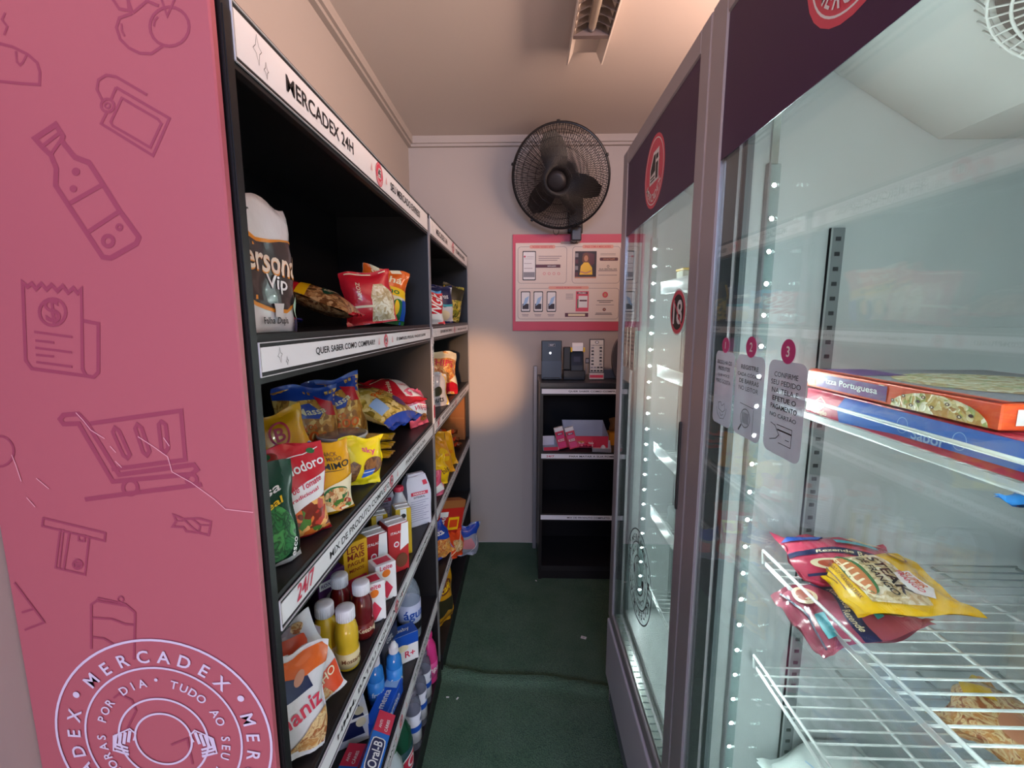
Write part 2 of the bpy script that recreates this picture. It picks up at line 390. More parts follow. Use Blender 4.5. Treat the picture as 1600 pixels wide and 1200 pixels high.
# ---------------------------------------------------------------- the room
XL, XR, YB, YF, ZC = -0.70, 1.12, 2.85, -2.4, 2.57
def wall(name, m, *a): b = MB(); b.box(*a, m); return struct(b.build(name))
wall('wall_left', WALLM, XL - .12, XL, YF, YB + .12, 0, ZC)
wall('wall_back', WALLM, XL, XR, YB, YB + .12, 0, ZC)
wall('wall_right', WALLM, XR, XR + .12, YF, YB + .12, 0, ZC)
wall('ceiling', CEILM, XL - .12, XR + .12, YF, YB + .12, ZC, ZC + .1)
# green needle felt floor with a wrinkle across the aisle
def turf():
    m = bpy.data.materials.new('green_turf'); m.use_nodes = True; nt = m.node_tree; b = nt.nodes['Principled BSDF']; b.inputs['Roughness'].default_value = 0.95; b.inputs['Specular IOR Level'].default_value = 0.15
    tc = nt.nodes.new('ShaderNodeTexCoord')
    n1 = nt.nodes.new('ShaderNodeTexNoise'); n1.inputs['Scale'].default_value = 230; n1.inputs['Detail'].default_value = 3
    n2 = nt.nodes.new('ShaderNodeTexNoise'); n2.inputs['Scale'].default_value = 7; n2.inputs['Detail'].default_value = 6
    n3 = nt.nodes.new('ShaderNodeTexNoise'); n3.inputs['Scale'].default_value = 2100; n3.inputs['Detail'].default_value = 2
    for n in (n1, n2, n3): nt.links.new(tc.outputs['Object'], n.inputs['Vector'])
    r1 = nt.nodes.new('ShaderNodeValToRGB'); r1.color_ramp.elements[0].position = .3; r1.color_ramp.elements[1].position = .72
    r1.color_ramp.elements[0].color = rgb((42, 64, 52)); r1.color_ramp.elements[1].color = rgb((108, 146, 112))
    nt.links.new(n1.outputs['Fac'], r1.inputs[0])
    r2 = nt.nodes.new('ShaderNodeValToRGB'); r2.color_ramp.elements[0].position = .35; r2.color_ramp.elements[1].position = .7
    r2.color_ramp.elements[0].color = rgb((104, 124, 112)); r2.color_ramp.elements[1].color = rgb((78, 102, 88))
    nt.links.new(n2.outputs['Fac'], r2.inputs[0])
    mx = nt.nodes.new('ShaderNodeMixRGB'); mx.inputs[0].default_value = .5; nt.links.new(r1.outputs[0], mx.inputs[1]); nt.links.new(r2.outputs[0], mx.inputs[2])
    r3 = nt.nodes.new('ShaderNodeValToRGB'); r3.color_ramp.elements[0].position = .765; r3.color_ramp.elements[1].position = .78; r3.color_ramp.elements[0].color = (0, 0, 0, 1); r3.color_ramp.elements[1].color = (.5, .5, .5, 1)
    nt.links.new(n3.outputs['Fac'], r3.inputs[0])
    m2 = nt.nodes.new('ShaderNodeMixRGB'); m2.inputs[2].default_value = rgb((150, 160, 140)); nt.links.new(r3.outputs[0], m2.inputs[0]); nt.links.new(mx.outputs[0], m2.inputs[1])
    nt.links.new(m2.outputs[0], b.inputs['Base Color'])
    bp = nt.nodes.new('ShaderNodeBump'); bp.inputs['Strength'].default_value = .9; bp.inputs['Distance'].default_value = .01
    nt.links.new(n1.outputs['Fac'], bp.inputs['Height']); nt.links.new(bp.outputs['Normal'], b.inputs['Normal'])
    return m
TURF = turf()
def floor():
    b = MB(); nx, ny = 60, 260; v = []
    def yw(x): return 1.715 + (x + .333) * -0.10 - 0.05 * max(0, x) + 0.012 * math.sin(x * 9)
    for j in range(ny + 1):
        y = YF + (YB - YF) * (j / ny) if j else YF
        for i in range(nx + 1):
            x = XL + (XR - XL) * i / nx
            t = (y - yw(x)); z = 0.034 * (1 - 0.35 * (x + .3)) * math.exp(-(t / 0.017) ** 2) if -.45 < x < .5 else 0
            z += 0.0015 * math.sin(x * 7 + y * 3)
            v.append((x, y, z - 0.0015))
    f = [(j * (nx + 1) + i, j * (nx + 1) + i + 1, (j + 1) * (nx + 1) + i + 1, (j + 1) * (nx + 1) + i) for j in range(ny) for i in range(nx)]
    b.add(v, f, TURF, True); b.box(XL, XR, YF, YB, -0.1, -0.02, TURF)
    return struct(b.build('floor'))
floor()
b = MB()
for x0, x1, y0, y1 in ((XL, XL + .035, YF, YB), ): b.box(x0, x1, y0, y1, ZC - .04, ZC, WALLM); b.box(x0, x0 + .022, y0, y1, ZC - .055, ZC - .04, WALLM)
struct(b.build('trim_1'))
b = MB(); b.box(XL + .035, XR, YB - .035, YB, ZC - .04, ZC, WALLM); b.box(XL + .022, XR, YB - .022, YB, ZC - .055, ZC - .04, WALLM)
struct(b.build('trim_2'))
# litter on the turf
b = MB(); b.rbox(-.013, .013, -.009, .009, 0, .0015, WHITE, .0006, 1); b.art([(RING(0, 0, .005, .004, .0015), GREYP)], face((0, 0, .0015), (1, 0, 0), (0, 1, 0), (0, 0, 1)), .0002)
tag(b.build('paper_tag', None, (.288, 1.94, .001), (0, 0, R(-20))), 'small white paper tag lying on the green floor', 'tag')
for i, (x, y, lb) in enumerate(((-.30, 1.585, 'tiny white scrap on the floor before the wrinkle, nearest the shelves'), (-.26, 1.58, 'tiny pale scrap just right of the one nearest the shelves'), (.075, 2.40, 'small white crumb at the foot of the back rack'), (.32, 1.25, 'tiny white scrap on the floor beside the cooler base'))):
    b = MB(); b.rbox(-.006, .006, -.003, .003, 0, .003, WHITE, .001, 1); tag(b.build('paper_scrap', None, (x, y, .001), (0, 0, i * 1.1)), lb, 'litter')

# ---------------------------------------------------------------- ray helper: where a printed mark seen at (px, py) sits on the plane y = Y
def on_y(px, py, Y):
    a = (px - 800) / FPX; u = (600 - py) / FPX
    yr = math.cos(PITCH) + u * math.sin(PITCH); zz = -math.sin(PITCH) + u * math.cos(PITCH)
    c, s = math.cos(YAW), math.sin(YAW); rx, ry = a * c - yr * s, a * s + yr * c; t = Y / ry
    return (rx * t, EYE + zz * t)

# ---------------------------------------------------------------- pink end board of the shelving
def end_board():
    Y = 0.545; b = MB(); b.rbox(-.699, -.352, Y, Y + .012, 0.0, 1.93, PINK, .002, 1)
    S = face((0, Y, 0), (1, 0, 0), (0, 0, 1), (0, -1, 0))
    def crop(pts, k, ox, oy): return [on_y(ox + x / k, oy + y / k, Y) for x, y in pts]
    def circ(cx, cy, r, k=3, oy=0): return crop([(cx + r * math.cos(i * PI / 10), cy + r * math.sin(i * PI / 10)) for i in range(20)], k, 0, oy)
    A = lambda *p, t=.0032, oy=0, cl=False: b.decal(LN(crop(p, 3, 0, oy), t, cl), S, PINKLINE, .0003)
    CI = lambda cx, cy, r, t=.0032, oy=0: b.decal(LN(circ(cx, cy, r, 3, oy), t, True), S, PINKLINE, .0003)
    FI = lambda cx, cy, r, oy=0: b.decal(PG(circ(cx, cy, r, 3, oy)[::-1]), S, PINKLINE, .0003)
    # bread, fruit, tag, bottle
    A((-40, 225), (0, 205), (60, 220), (130, 255), (175, 295), (188, 340), (186, 397), (100, 392), (-40, 378)); A((75, 240), (80, 290), (95, 306), (110, 290), (125, 258), t=.0025); A((25, 60), (10, 92), (35, 125), (20, 165), t=.0025)
    A((622, 62), (560, 85), (546, 130), (565, 185), (605, 225), (655, 250), (710, 252), (765, 215)); CI(795, 125, 92); A((525, -10), (560, 42), (605, 50), (600, -5)); A((620, 60), (600, -5)); A((625, 60), (690, 5), (745, 28)); A((755, -10), (785, 75), (822, -10), t=.0025); A((722, 125), (726, 95), (742, 80), t=.0022); A((570, 110), (572, 145), (585, 170), t=.0022)
    A((545, 410), (795, 555), (718, 730), (475, 580), (500, 530)); A((545, 410), (522, 465)); CI(505, 495, 30); CI(505, 495, 12, .002); A((572, 460), (742, 560), (757, 580), (705, 692), (530, 590), (520, 572), cl=True, t=.003); A((480, 470), (455, 420), (462, 375), (500, 352), (545, 360), (690, 445), t=.003)
    A((165, 650), (262, 585), (296, 638), (290, 662), (352, 738), (418, 762), (482, 862), (560, 985), (652, 1112), (640, 1142), (520, 1210), (482, 1205), (400, 1080), (330, 975), (262, 870), (265, 790), (240, 728), (200, 690), t=.0062, cl=True)
    A((195, 690), (285, 620), t=.004); A((240, 725), (292, 650), t=.004); A((330, 952), (482, 866), t=.005); A((415, 1087), (562, 990), t=.005); FI(357, 805, 19); FI(345, 885, 17); CI(560, 1065, 12, .003); CI(508, 1130, 24, .005)
    o = 400
    A((108, 125), (130, 145), (150, 128), (170, 155), (195, 130), (220, 158), (243, 135), (270, 165), (295, 140), (320, 172), (345, 150), (365, 175), (383, 155), (388, 530), (405, 562), (150, 528), (122, 490), oy=o, t=.0045, cl=True); A((386, 302), (462, 318), (462, 545), (440, 568), (405, 562), oy=o, t=.0045); CI(248, 263, 62, .004, o)
    b.decal(TX('$', *on_y(82.7, 487.7, Y), fh=.034, bold=.05), S, PINKLINE, .0003)
    for p, q in (((162, 355), (340, 380)), ((168, 396), (255, 406)), ((168, 430), (338, 452)), ((170, 463), (255, 471)), ((172, 497), (340, 519))): A(p, q, oy=o, t=.003)
    A((370, 785), (530, 1057), (900, 1022), (926, 1000), (910, 978), (560, 1025), (408, 782), (368, 740), (300, 745), (283, 765), (300, 788), oy=o, t=.006, cl=True); A((425, 785), (850, 725), (870, 955), (525, 1000), oy=o, t=.0055)
    for p in ([(540, 805), (560, 820), (610, 930), (598, 948), (580, 935), (530, 825)], [(645, 790), (665, 805), (702, 915), (690, 935), (672, 920), (635, 808)], [(758, 775), (778, 790), (790, 900), (775, 920), (758, 905), (745, 790)]): A(*p, oy=o, t=.005, cl=True)
    CI(612, 1085, 34, .005, o); CI(900, 1048, 24, .005, o); A((400, 1141), (660, 1106), (948, 1070), oy=o, t=.006)
    CI(-5, 915, 72, .003, o)
    o = 800
    A((205, 28), (495, 98), (492, 135), (200, 65), oy=o, t=.003, cl=True); A((285, 78), (262, 260), (300, 270), (400, 293), (420, 112), oy=o, t=.003); A((300, 80), (280, 262), oy=o, t=.002); A((328, 90), (300, 270), oy=o, t=.003); A((372, 106), (400, 110), (398, 137), (370, 133), oy=o, t=.0025, cl=True); CI(366, 245, 21, .003, o)
    for yy in (238, 248, 257): A((352, yy), (381, yy), oy=o, t=.002)
    A((815, 12), (862, 32), (935, 30), (990, 45), (980, 108), (932, 96), (875, 90), (862, 70), (810, 68), (828, 42), oy=o, t=.003, cl=True); A((862, 32), (900, 70), (932, 96), oy=o, t=.0025); A((900, 30), (940, 62), (932, 96), oy=o, t=.0025); A((828, 42), (860, 40), oy=o, t=.002); A((940, 60), (980, 62), oy=o, t=.002)
    A((70, 330), (210, 516), (118, 552), oy=o, t=.003); A((105, 470), (165, 452), oy=o, t=.003)
    A((430, 640), (430, 432), (455, 415), (600, 440), (635, 470), (630, 690), oy=o, t=.0032); A((455, 415), (462, 402), (590, 430), (600, 440), oy=o, t=.0025); CI(568, 408, 13, .002, o); A((430, 495), (525, 500), (590, 525), (630, 528), oy=o, t=.003); A((430, 585), (490, 592), (540, 622), oy=o, t=.003)
    A((535, 870), (560, 850), (620, 880), (640, 930), (600, 1010), oy=o, t=.003); A((805, 1090), (880, 1060), (905, 1180), oy=o, t=.003); pass
    # scratches
    for p in (((360, 733), (395, 770), (430, 815), (495, 855)), ((650, 845), (720, 890), (790, 940), (810, 1010), (900, 1060), (1010, 1140), (1060, 1185), (1190, 1200)), ((520, 890), (548, 920)), ((770, 850), (798, 890)), ((545, 960), (575, 990)), ((60, 930), (80, 980), (105, 1055)), ((130, 1130), (170, 1175)), ((175, 1040), (235, 1090))):
        b.decal(LN(crop(p, 3, 0, 400), .0011), S, PINKPALE, .0007)
    # round white emblem
    xl = on_y(88, 1140, Y)[0]; xr = on_y(426, 1150, Y)[0]; cx = (xl + xr) / 2; r = (xr - xl) / 2; cz = on_y(240, 997, Y)[1] - r
    D = lambda sh: b.decal(sh, S, BADGE, .0010)
    for k, t in ((1, .0035), (.728, .003), (.42, .0030), (.27, .0030)): D(RING(cx, cz, r * k, r * k, t, 72))
    for k in range(3):
        D(ROUNDTX('MERCADEX', cx, cz, r * .865 - .006, 90 - 120 * k, .019, .045, R(91) / 7)); a = R(30 + 120 * k); D(EL(cx + r * .865 * math.cos(a), cz + r * .865 * math.sin(a), .0048, .0048))
    D(ROUNDTX('24 HORAS POR DIA', cx, cz, r * .60 - .004, 175, .0125, .04, R(9.6))); D(ROUNDTX('TUDO AO SEU ALCANCE', cx, cz, r * .60 - .004, -7, .0125, .04, R(9.0)))
    D(EL(cx, cz + r * .6, .0025, .0025))
    for s in (-1, 1):   # clasped fists on the ring
        for q in range(4): D(LN([(cx + s * (.30 + .045 * q) * r, cz + (.08 - .015 * q) * r), (cx + s * (.33 + .045 * q) * r, cz + (-.04 - .02 * q) * r)], .0045))
        D(LN([(cx + s * .28 * r, cz - .02 * r), (cx + s * .25 * r, cz + .05 * r), (cx + s * .30 * r, cz + .1 * r), (cx + s * .46 * r, cz + .02 * r), (cx + s * .48 * r, cz - .13 * r), (cx + s * .34 * r, cz - .16 * r)], .0022))
        for q in range(3): D(LN([(cx + s * .34 * r, cz - (.1 + .035 * q) * r), (cx + s * .46 * r, cz - (.06 + .035 * q) * r)], .0035))
    return tag(b.build('end_board'), 'tall pink printed board with line icons closing the near end of the shelves', 'sign board')
end_board()

# ---------------------------------------------------------------- shelving units
GX = -0.35
def strip_art(L, hgt, left, right, big=1.0, extra=(), sparkle=True):
    c = hgt / 2; a = []
    if sparkle:
        for x, s, dy in ((.050, .30, .10), (.068, .17, -.20)):
            a.append((LN([(x + p * s * hgt, c + (dy + q * s) * hgt) for p, q in ((0, 1.1), (.22, .3), (.62, .1), (.28, -.25), (.12, -1.1), (-.18, -.35), (-.6, -.15), (-.22, .25))], .0007, True), INK))
    if left: a.append((TX(left[0], left[1], c, left[2], hgt * .42 * big, bold=.035), left[3] if len(left) > 3 else INK))
    if right: a.append((TX(right[0], right[1], c, right[2], hgt * .36 * big, bold=.03), INK))
    r = hgt * .5
    a += [(s, m) for s, m in logo(L / 2, c, r)]
    for k in (-1, 1): a.append((PG([(L / 2 + k * .055 - .006, c - .007), (L / 2 + k * .055 + .006, c - .007), (L / 2 + k * .055 + .001, c + .011)]), mat('pale_red_print', 'E9B3B6', .5)))
    for e in extra: a.append(e)
    return a
def label_strip(par, L, z0, z1, x, y0, left, right, m=STRIPM, extra=(), big=1.0, sparkle=True):
    b = MB(); h = z1 - z0
    b.box(x - .002, x + .0008, y0, y0 + L, z0 - .006, z1 + .006, BLACKM)
    b.box(x, x + .0016, y0 + .004, y0 + L - .004, z0, z1, m)
    b.box(x + .0002, x + .0028, y0, y0 + L, z1 + .0055, z1 + .0068, LIPM); b.box(x + .0002, x + .0028, y0, y0 + L, z0 - .0068, z0 - .0055, LIPM); b.box(x + .0002, x + .0028, y0 - .0006, y0 + .0008, z0 - .006, z1 + .006, LIPM)
    b.art(strip_art(L, h, left, right, big, extra, sparkle), face((x + .0016, y0, z0), (0, 1, 0), (0, 0, 1), (1, 0, 0)), .0002, .0002)
    b.build('label_strip', par)
LV = {'A': 1.475, 'B': 1.105, 'C': 0.745, 'D': 0.385}
def unit(label, Y0, L, near):
    t = root('shelving_unit', label, 'shelving', (GX - .17, Y0 + L / 2, 0), group=None)
    ox, oy = GX - .17, Y0 + L / 2
    def P(name, fn, par=t):
        q = MB(); fn(q); o = q.build(name, par); o.location = (-ox, -oy, 0) if par is t else (0, 0, 0); return o
    P('back_panel', lambda q: q.box(XL + .004, XL + .02, Y0, Y0 + L, 0.02, 1.88, BLACKIN))
    for y in (Y0, Y0 + L - .018): P('side_panel', lambda q: (q.box(XL + .02, GX, y, y + .018, 0.0, 1.88, BLACKM), q.box(GX - .001, GX + .0015, y + .002, y + .016, .02, 1.86, GREYM if not near or y > Y0 + .1 else BLACKM)))
    P('top_panel', lambda q: q.box(XL + .02, GX - .012, Y0 + .018, Y0 + L - .018, 1.862, 1.88, BLACKM))
    hd = P('header', lambda q: q.box(GX - .012, GX - .001, Y0 + .018, Y0 + L - .018, 1.80, 1.88, BLACKM))
    Ls = L - .036; y0 = Y0 + .018
    label_strip(hd, Ls, 1.814, 1.868, GX, y0, ('MERCADEX 24H', .25, .26), ('SEU MERCADO EXPRESS', .80, .33), big=1.05)
    txt = {'A': (('QUER SABER COMO COMPRAR?!', .31, .30), ('É SIMPLES, PEGUE, PAGUE E LEVE!', .82, .36), ()),
           'B': (('MIX DE PRODUTO COMPLETO', .345, .36), ('PARA SEU DIA A DIA', .82, .26), [(TX('24/7', .075, .02, .055, .026, bold=.03, shear=.2), REDM)]),
           'C': (('HMM, BATEU AQUELA FOME?', .40, .50), ('VEM PRO MERCADEX', .90, .26), ()),
           'D': (('TUDO AO SEU ALCANCE', .34, .32), ('24 HORAS POR DIA', .82, .26), ())}
    for k, z in LV.items():
        s = P('shelf', lambda q: (q.box(XL + .02, GX - .004, y0, y0 + Ls, z - .022, z, SHELFTOP), q.box(GX - .006, GX - .002, y0, y0 + Ls, z - .062, z + .004, BLACKM), q.box(GX - .03, GX - .026, y0, y0 + Ls, z - .05, z - .02, BLACKM)))
        lf, rt, ex = txt[k]
        zz = z - .013 if k == 'A' else z - .012
        label_strip(s, Ls, zz - .033, zz, GX, y0, lf, rt, extra=ex, sparkle=(k == 'A'))
    P('base', lambda q: (q.box(XL + .02, GX + .012, y0, y0 + Ls, .07, .09, SHELFTOP), q.box(GX + .002, GX + .010, y0, y0 + Ls, .0, .07, BLACKM)))
    return t
unit('near black shelving unit, behind the pink board, with paper rolls on its top shelf', 0.562, 1.124, True)
unit('far black shelving unit, standing against the back wall', 1.688, 1.124, False)
# price strip hung at the joint
b = MB(); b.box(GX + .003, GX + .0045, 1.672, 1.706, 1.10, 1.425, STRIPM); b.box(GX + .0045, GX + .006, 1.670, 1.708, 1.405, 1.432, LIPM)
S = face((GX + .0045, 1.689, 1.10), (0, 1, 0), (0, 0, 1), (1, 0, 0))
b.art([(TX('OFERTAS DA SEMANA', 0, .20, .2, .012, 90), INK), (RC(-.012, .02, .012, .07), REDM), (TX('R$', 0, .29, .02, .012), INK), (RC(-.004, .09, -.002, .14), GREYP)], S, .0003)
tag(b.build('price_strip'), 'narrow vertical pinkish price strip hanging where the two shelving units meet', 'price strip')

# ---------------------------------------------------------------- payment rack at the back wall
def rack():
    x0, x1, y0, y1 = .09, .80, 2.42, 2.80
    t = root('display_rack', 'short black three-tier rack at the back wall carrying the payment terminals', 'shelving', ((x0 + x1) / 2, y0, 0))
    def P(name, fn, par=t, off=True):
        q = MB(); fn(q); o = q.build(name, par)
        if par is t: o.location = (-(x0 + x1) / 2, -y0, 0)
        return o
    P('back_panel', lambda q: q.box(x0, x1, y1 - .015, y1, .02, 1.12, BLACKIN))
    P('side_panel', lambda q: (q.box(x0 - .002, x0 + .016, y0 + .004, y1, 0, 1.135, BLACKM)))
    P('side_panel', lambda q: (q.box(x1 - .016, x1, y0 + .004, y1, 0, 1.135, BLACKM)))
    P('post', lambda q: q.rbox(x0 - .030, x0 - .006, y1 - .03, y1, 0, 1.21, GREYM, .003, 1))
    P('countertop', lambda q: q.rbox(x0 - .003, x1 + .003, y0 - .002, y1, 1.13, 1.155, mat('black_laminate', '2A2A30', .35), .002, 1))
    P('base', lambda q: (q.box(x0 + .016, x1 - .016, y0 + .012, y1, 0.0, .055, BLACKM), q.box(x0 + .016, x1 - .016, y0, y1, .055, .085, SHELFTOP)))
    for z, lf in ((1.108, ('QUER SABER COMO COMPRAR?!', .29, .29)), (.742, ('PARA MATAR A SUA FOME', .28, .25)), (.382, ('MIX DE PRODUTO COMPLETO', .27, .24))):
        s = P('shelf', lambda q: (q.box(x0 + .016, x1 - .016, y0 + .004, y1 - .015, z - .0, z + .02, SHELFTOP), q.box(x0 + .014, x1 - .014, y0, y0 + .004, z - .022, z + .022, BLACKM)) if z < 1 else q.box(x0 + .014, x1 - .014, y0, y0 + .02, z - .022, z + .022, BLACKM))
        q = MB(); h = .026; q.box(x0 + .008, x1 - .008, y0 - .004, y0 - .001, z - .013, z + .013, STRIPM)
        L = x1 - x0 - .016; a = [(TX(lf[0], lf[1], h / 2, lf[2], .010, bold=.03), INK), (PG([(.435, .006), (.447, .006), (.441, .019)]), mat('pale_red_print', 'E9B3B6', .5))] + logo(.495, h / 2, .0135)
        if z < 1 and z > .6: a.append((TX('24/7', .05, h / 2, .045, .012, bold=.03), REDM))
        q.art(a, face((x0 + .008, y0 - .004, z - .013), (1, 0, 0), (0, 0, 1), (0, -1, 0)), .0002, .0002); o = q.build('label_strip', s)
rack()
# self-checkout terminal
b = MB(); b.rbox(-.058, .058, -.012, .012, 0, .222, mat('gloss_black', '111114', .4), .004)
b.art([(RC(-.020, .188, .020, .203), GREYP), (RC(-.018, .190, .018, .201), INK), (TX('PAY', 0, .1955, .022, bold=.03), WHITE), (EL(-.008, .151, .006, .006), mat('status_light', 'F5F5FF', .3, emit=3)), (RC(-.056, .004, .056, .105), mat('grey_screen', '30353F', .4))], face((0, -.012, 0), (1, 0, 0), (0, 0, 1), (0, -1, 0)))
o = b.build('payment_tablet', None, (.157, 2.55, 1.1555), (R(-5), 0, 0)); tag(o, 'tall glossy black self-checkout terminal with a small white light, left end of the rack top', 'payment terminal')
q = MB(); q.rbox(-.05, .05, -.02, .05, 0, .012, mat('gloss_black', '111114', .12), .003); q.build('stand', o)
# card machine with receipt roll
t = root('card_machine', 'black card machine with yellow edged white receipt paper on the rack top', 'card machine', (.285, 2.56, 1.1555))
DG = mat('dark_plastic', '1C1D22', .35)
q = MB(); q.rbox(-.062, .062, -.035, .05, 0, .055, DG, .004); q.rbox(-.06, -.018, -.005, .05, .055, .185, DG, .004); q.build('cradle', t)
q = MB(); T = Matrix.Translation((.015, -.02, .045)) @ Matrix.Rotation(R(-14), 4, 'X'); q.rbox(-.038, .038, -.018, .018, 0, .135, mat('gloss_black', '111114', .12), .006, T=T)
q.art([(RR(-.031, .035, .031, .115, .004), mat('lcd_dark', '252B3A', .2)), (RC(-.018, .055, .018, .085), mat('lcd_grey', '3D4356', .2)), (RC(-.03, .012, .03, .026), DG)], face((0, -.018, 0), (1, 0, 0), (0, 0, 1), (0, -1, 0)), T=T); q.build('terminal_body', t)
q = MB(); q.prism([(0, 0), (.004, .028), (.012, .045), (.02, .046), (.02, 0)], -.03, .03, WHITE, lambda p, a: (.015 + a, -.045 + p[0], .165 + p[1])); q.build('receipt_paper', t)
for s in (-1, 1): q = MB(); q.rbox(.015 + s * .035 - .005, .015 + s * .035 + .005, -.05, -.02, .16, .185, YEL, .002); q.build('paper_clamp', t)
q = MB(); q.rbox(.062, .082, -.03, -.02, .095, .125, DG, .002); q.tube([(.070, -.026, .1), (.068, -.02, .05), (.058, -.01, 0.004)], .003, GREYM); q.art([(RC(.064, .1, .08, .12), GREYP)], face((0, -.03, 0), (1, 0, 0), (0, 0, 1), (0, -1, 0))); q.build('keypad_holder', t)
# pin pad shaped price card
b = MB(); b.rbox(-.042, .042, -.004, .004, 0, .232, mat('card_frame', '4A4648', .4), .003, 1)
a = [(RC(-.037, .045, .037, .226), mat('card_paper', 'DDD6CC', .5)), (EL(0, .213, .011, .008), INK), (EL(0, .213, .008, .0055), WHITE), (TX('FORMAS DE PAGAMENTO', 0, .196, .066, .005), INK), (RC(-.041, .004, .041, .04), mat('card_foot', 'C9BEB8', .5)), (RC(-.038, .012, .038, .028), REDM)]
for i in range(8):
    z = .182 - i * .0185
    for x in ((-.024, .022) if i < 6 else (-.027, -.009, .009, .027)): a += [(RC(x - .007, z - .004, x + .007, z + .004), INK if (i + int(x > 0)) % 3 else GREYP), (RC(x - .009, z - .0072, x + .009, z - .0058), GREYP)]
b.art(a, face((0, -.004, 0), (1, 0, 0), (0, 0, 1), (0, -1, 0)), .0002, .0002)
tag(b.build('instruction_card', None, (.412, 2.54, 1.1555), (R(-4), 0, 0)), 'upright white card with dark symbols and a red foot, right of the card machine', 'sign card')
b = MB(); b.rbox(-.045, .04, -.03, .05, 0, .055, mat('grey_plastic', '6C6C74', .4), .004); tag(b.build('grey_case', None, (.50, 2.63, 1.1555)), 'low grey plastic case behind the instruction card on the rack top', 'case')
b = MB(); pr = [(0.05 * math.cos(R(a)), .13 + .12 * math.sin(R(a))) for a in range(-90, 271, 12)]; b.prism(pr[:-1], -.02, .02, mat('dark_grey_shell', '4B474C', .35), lambda p, a_: (p[0], a_, p[1] + .0))
tag(b.build('hand_scanner', None, (.545, 2.535, 1.146)), 'rounded dark grey shell standing at the right end of the rack top', 'scanner')
# goods on the rack
TRAYW = mat('white_card', 'DCD9E2', .6)
def tray(label, x, y, z, w, d, hb, hf, rot=0, m=TRAYW, edge=REDM):
    b = MB(); t = .002
    b.box(-w / 2, w / 2, -d / 2, d / 2, 0, t, m); b.box(-w / 2, w / 2, d / 2 - t, d / 2, 0, hb, m); b.box(-w / 2, w / 2, -d / 2, -d / 2 + t, 0, hf, edge)
    for s in (-1, 1): b.prism([(-d / 2, 0), (d / 2, 0), (d / 2, hb), (-d / 2, hf)], s * w / 2 - t / 2, s * w / 2 + t / 2, m, lambda p, a: (a, p[0], p[1]))
    return tag(b.build('display_box', None, (x, y, z), (0, 0, R(rot))), label, 'box')
ZR = .7635
tray('small open white display box at the left of the rack middle shelf', .146, 2.51, ZR, .085, .12, .055, .02, 8)
tray('large open white display box at the back of the rack middle shelf', .36, 2.61, ZR, .25, .20, .12, .07)
tray('low open white display box at the right of the rack middle shelf', .44, 2.475, ZR, .10, .09, .045, .02, -6, TRAYW, GREYP)
KK = [('R', -.5, .0, .5, .82, REDM), ('R', -.42, .05, .42, .3, mat('hot_pink_print', 'E0417F', .4)), ('R', -.42, .48, .42, .62, mat('hot_pink_print', 'E0417F', .4)), ('T', 'KISS', 0, .40, .7, WHITE), ('R', -.3, .66, .3, .74, PURP), ('T', 'MINI', 0, .70, .4, WHITE)]
carton('candy_carton', 'tall pink and red candy carton leaning, left one of the pair on the rack', 'carton', .05, .02, .125, (.222, 2.47, ZR + .011), (0, -14, 6), WHITE, KK, group=None)
carton('candy_carton', 'tall pink and red candy carton leaning, right one of the pair on the rack', 'carton', .05, .02, .125, (.287, 2.475, ZR + .011), (0, -16, -4), WHITE, KK)
for i, (x, y, rz, lb, mm) in enumerate(((.335, 2.475, 20, 'pink candy packet lying flat in front of the white display box, leftmost', 'D94B7C'), (.375, 2.47, -15, 'red and pink candy packet lying at the middle of the rack shelf front', 'D8395A'), (.35, 2.505, 40, 'small gold and pink candy packet lying behind the two pink packets on the rack', 'C98A5A'))):
    bag('candy_packet', lb, 'packet', .06, .05, .018, (x, y, ZR + .022 + (.01 if i == 2 else 0)), (-80, 0, rz), film('candy%d' % i, mm), [('E', 0, .5, .3, .25, WHITE), ('T', 'BALAS', 0, .5, .5, REDM)], seed=i + 3)
carton('yellow_carton', 'orange yellow carton at the far right of the rack middle shelf', 'carton', .09, .07, .075, (.545, 2.60, ZR + .0), 0, mat('amber_card', 'D98A17', .5))
bag('brown_bag', 'brown paper bag standing on the orange yellow carton', 'bag', .08, .08, .05, (.545, 2.60, ZR + .078), 0, mat('brown_paper', '8A5A2E', .7, bump=.4, bscale=30), seed=9)
b = MB(); b.lathe([(.016, 0), (.017, .004), (.012, .018), (.005, .026), (0.0001, .028)], TRAYW, 16); tag(b.build('sweet', None, (.45, 2.47, ZR + .003)), 'white wrapped sweet in the low right display box', 'sweet')

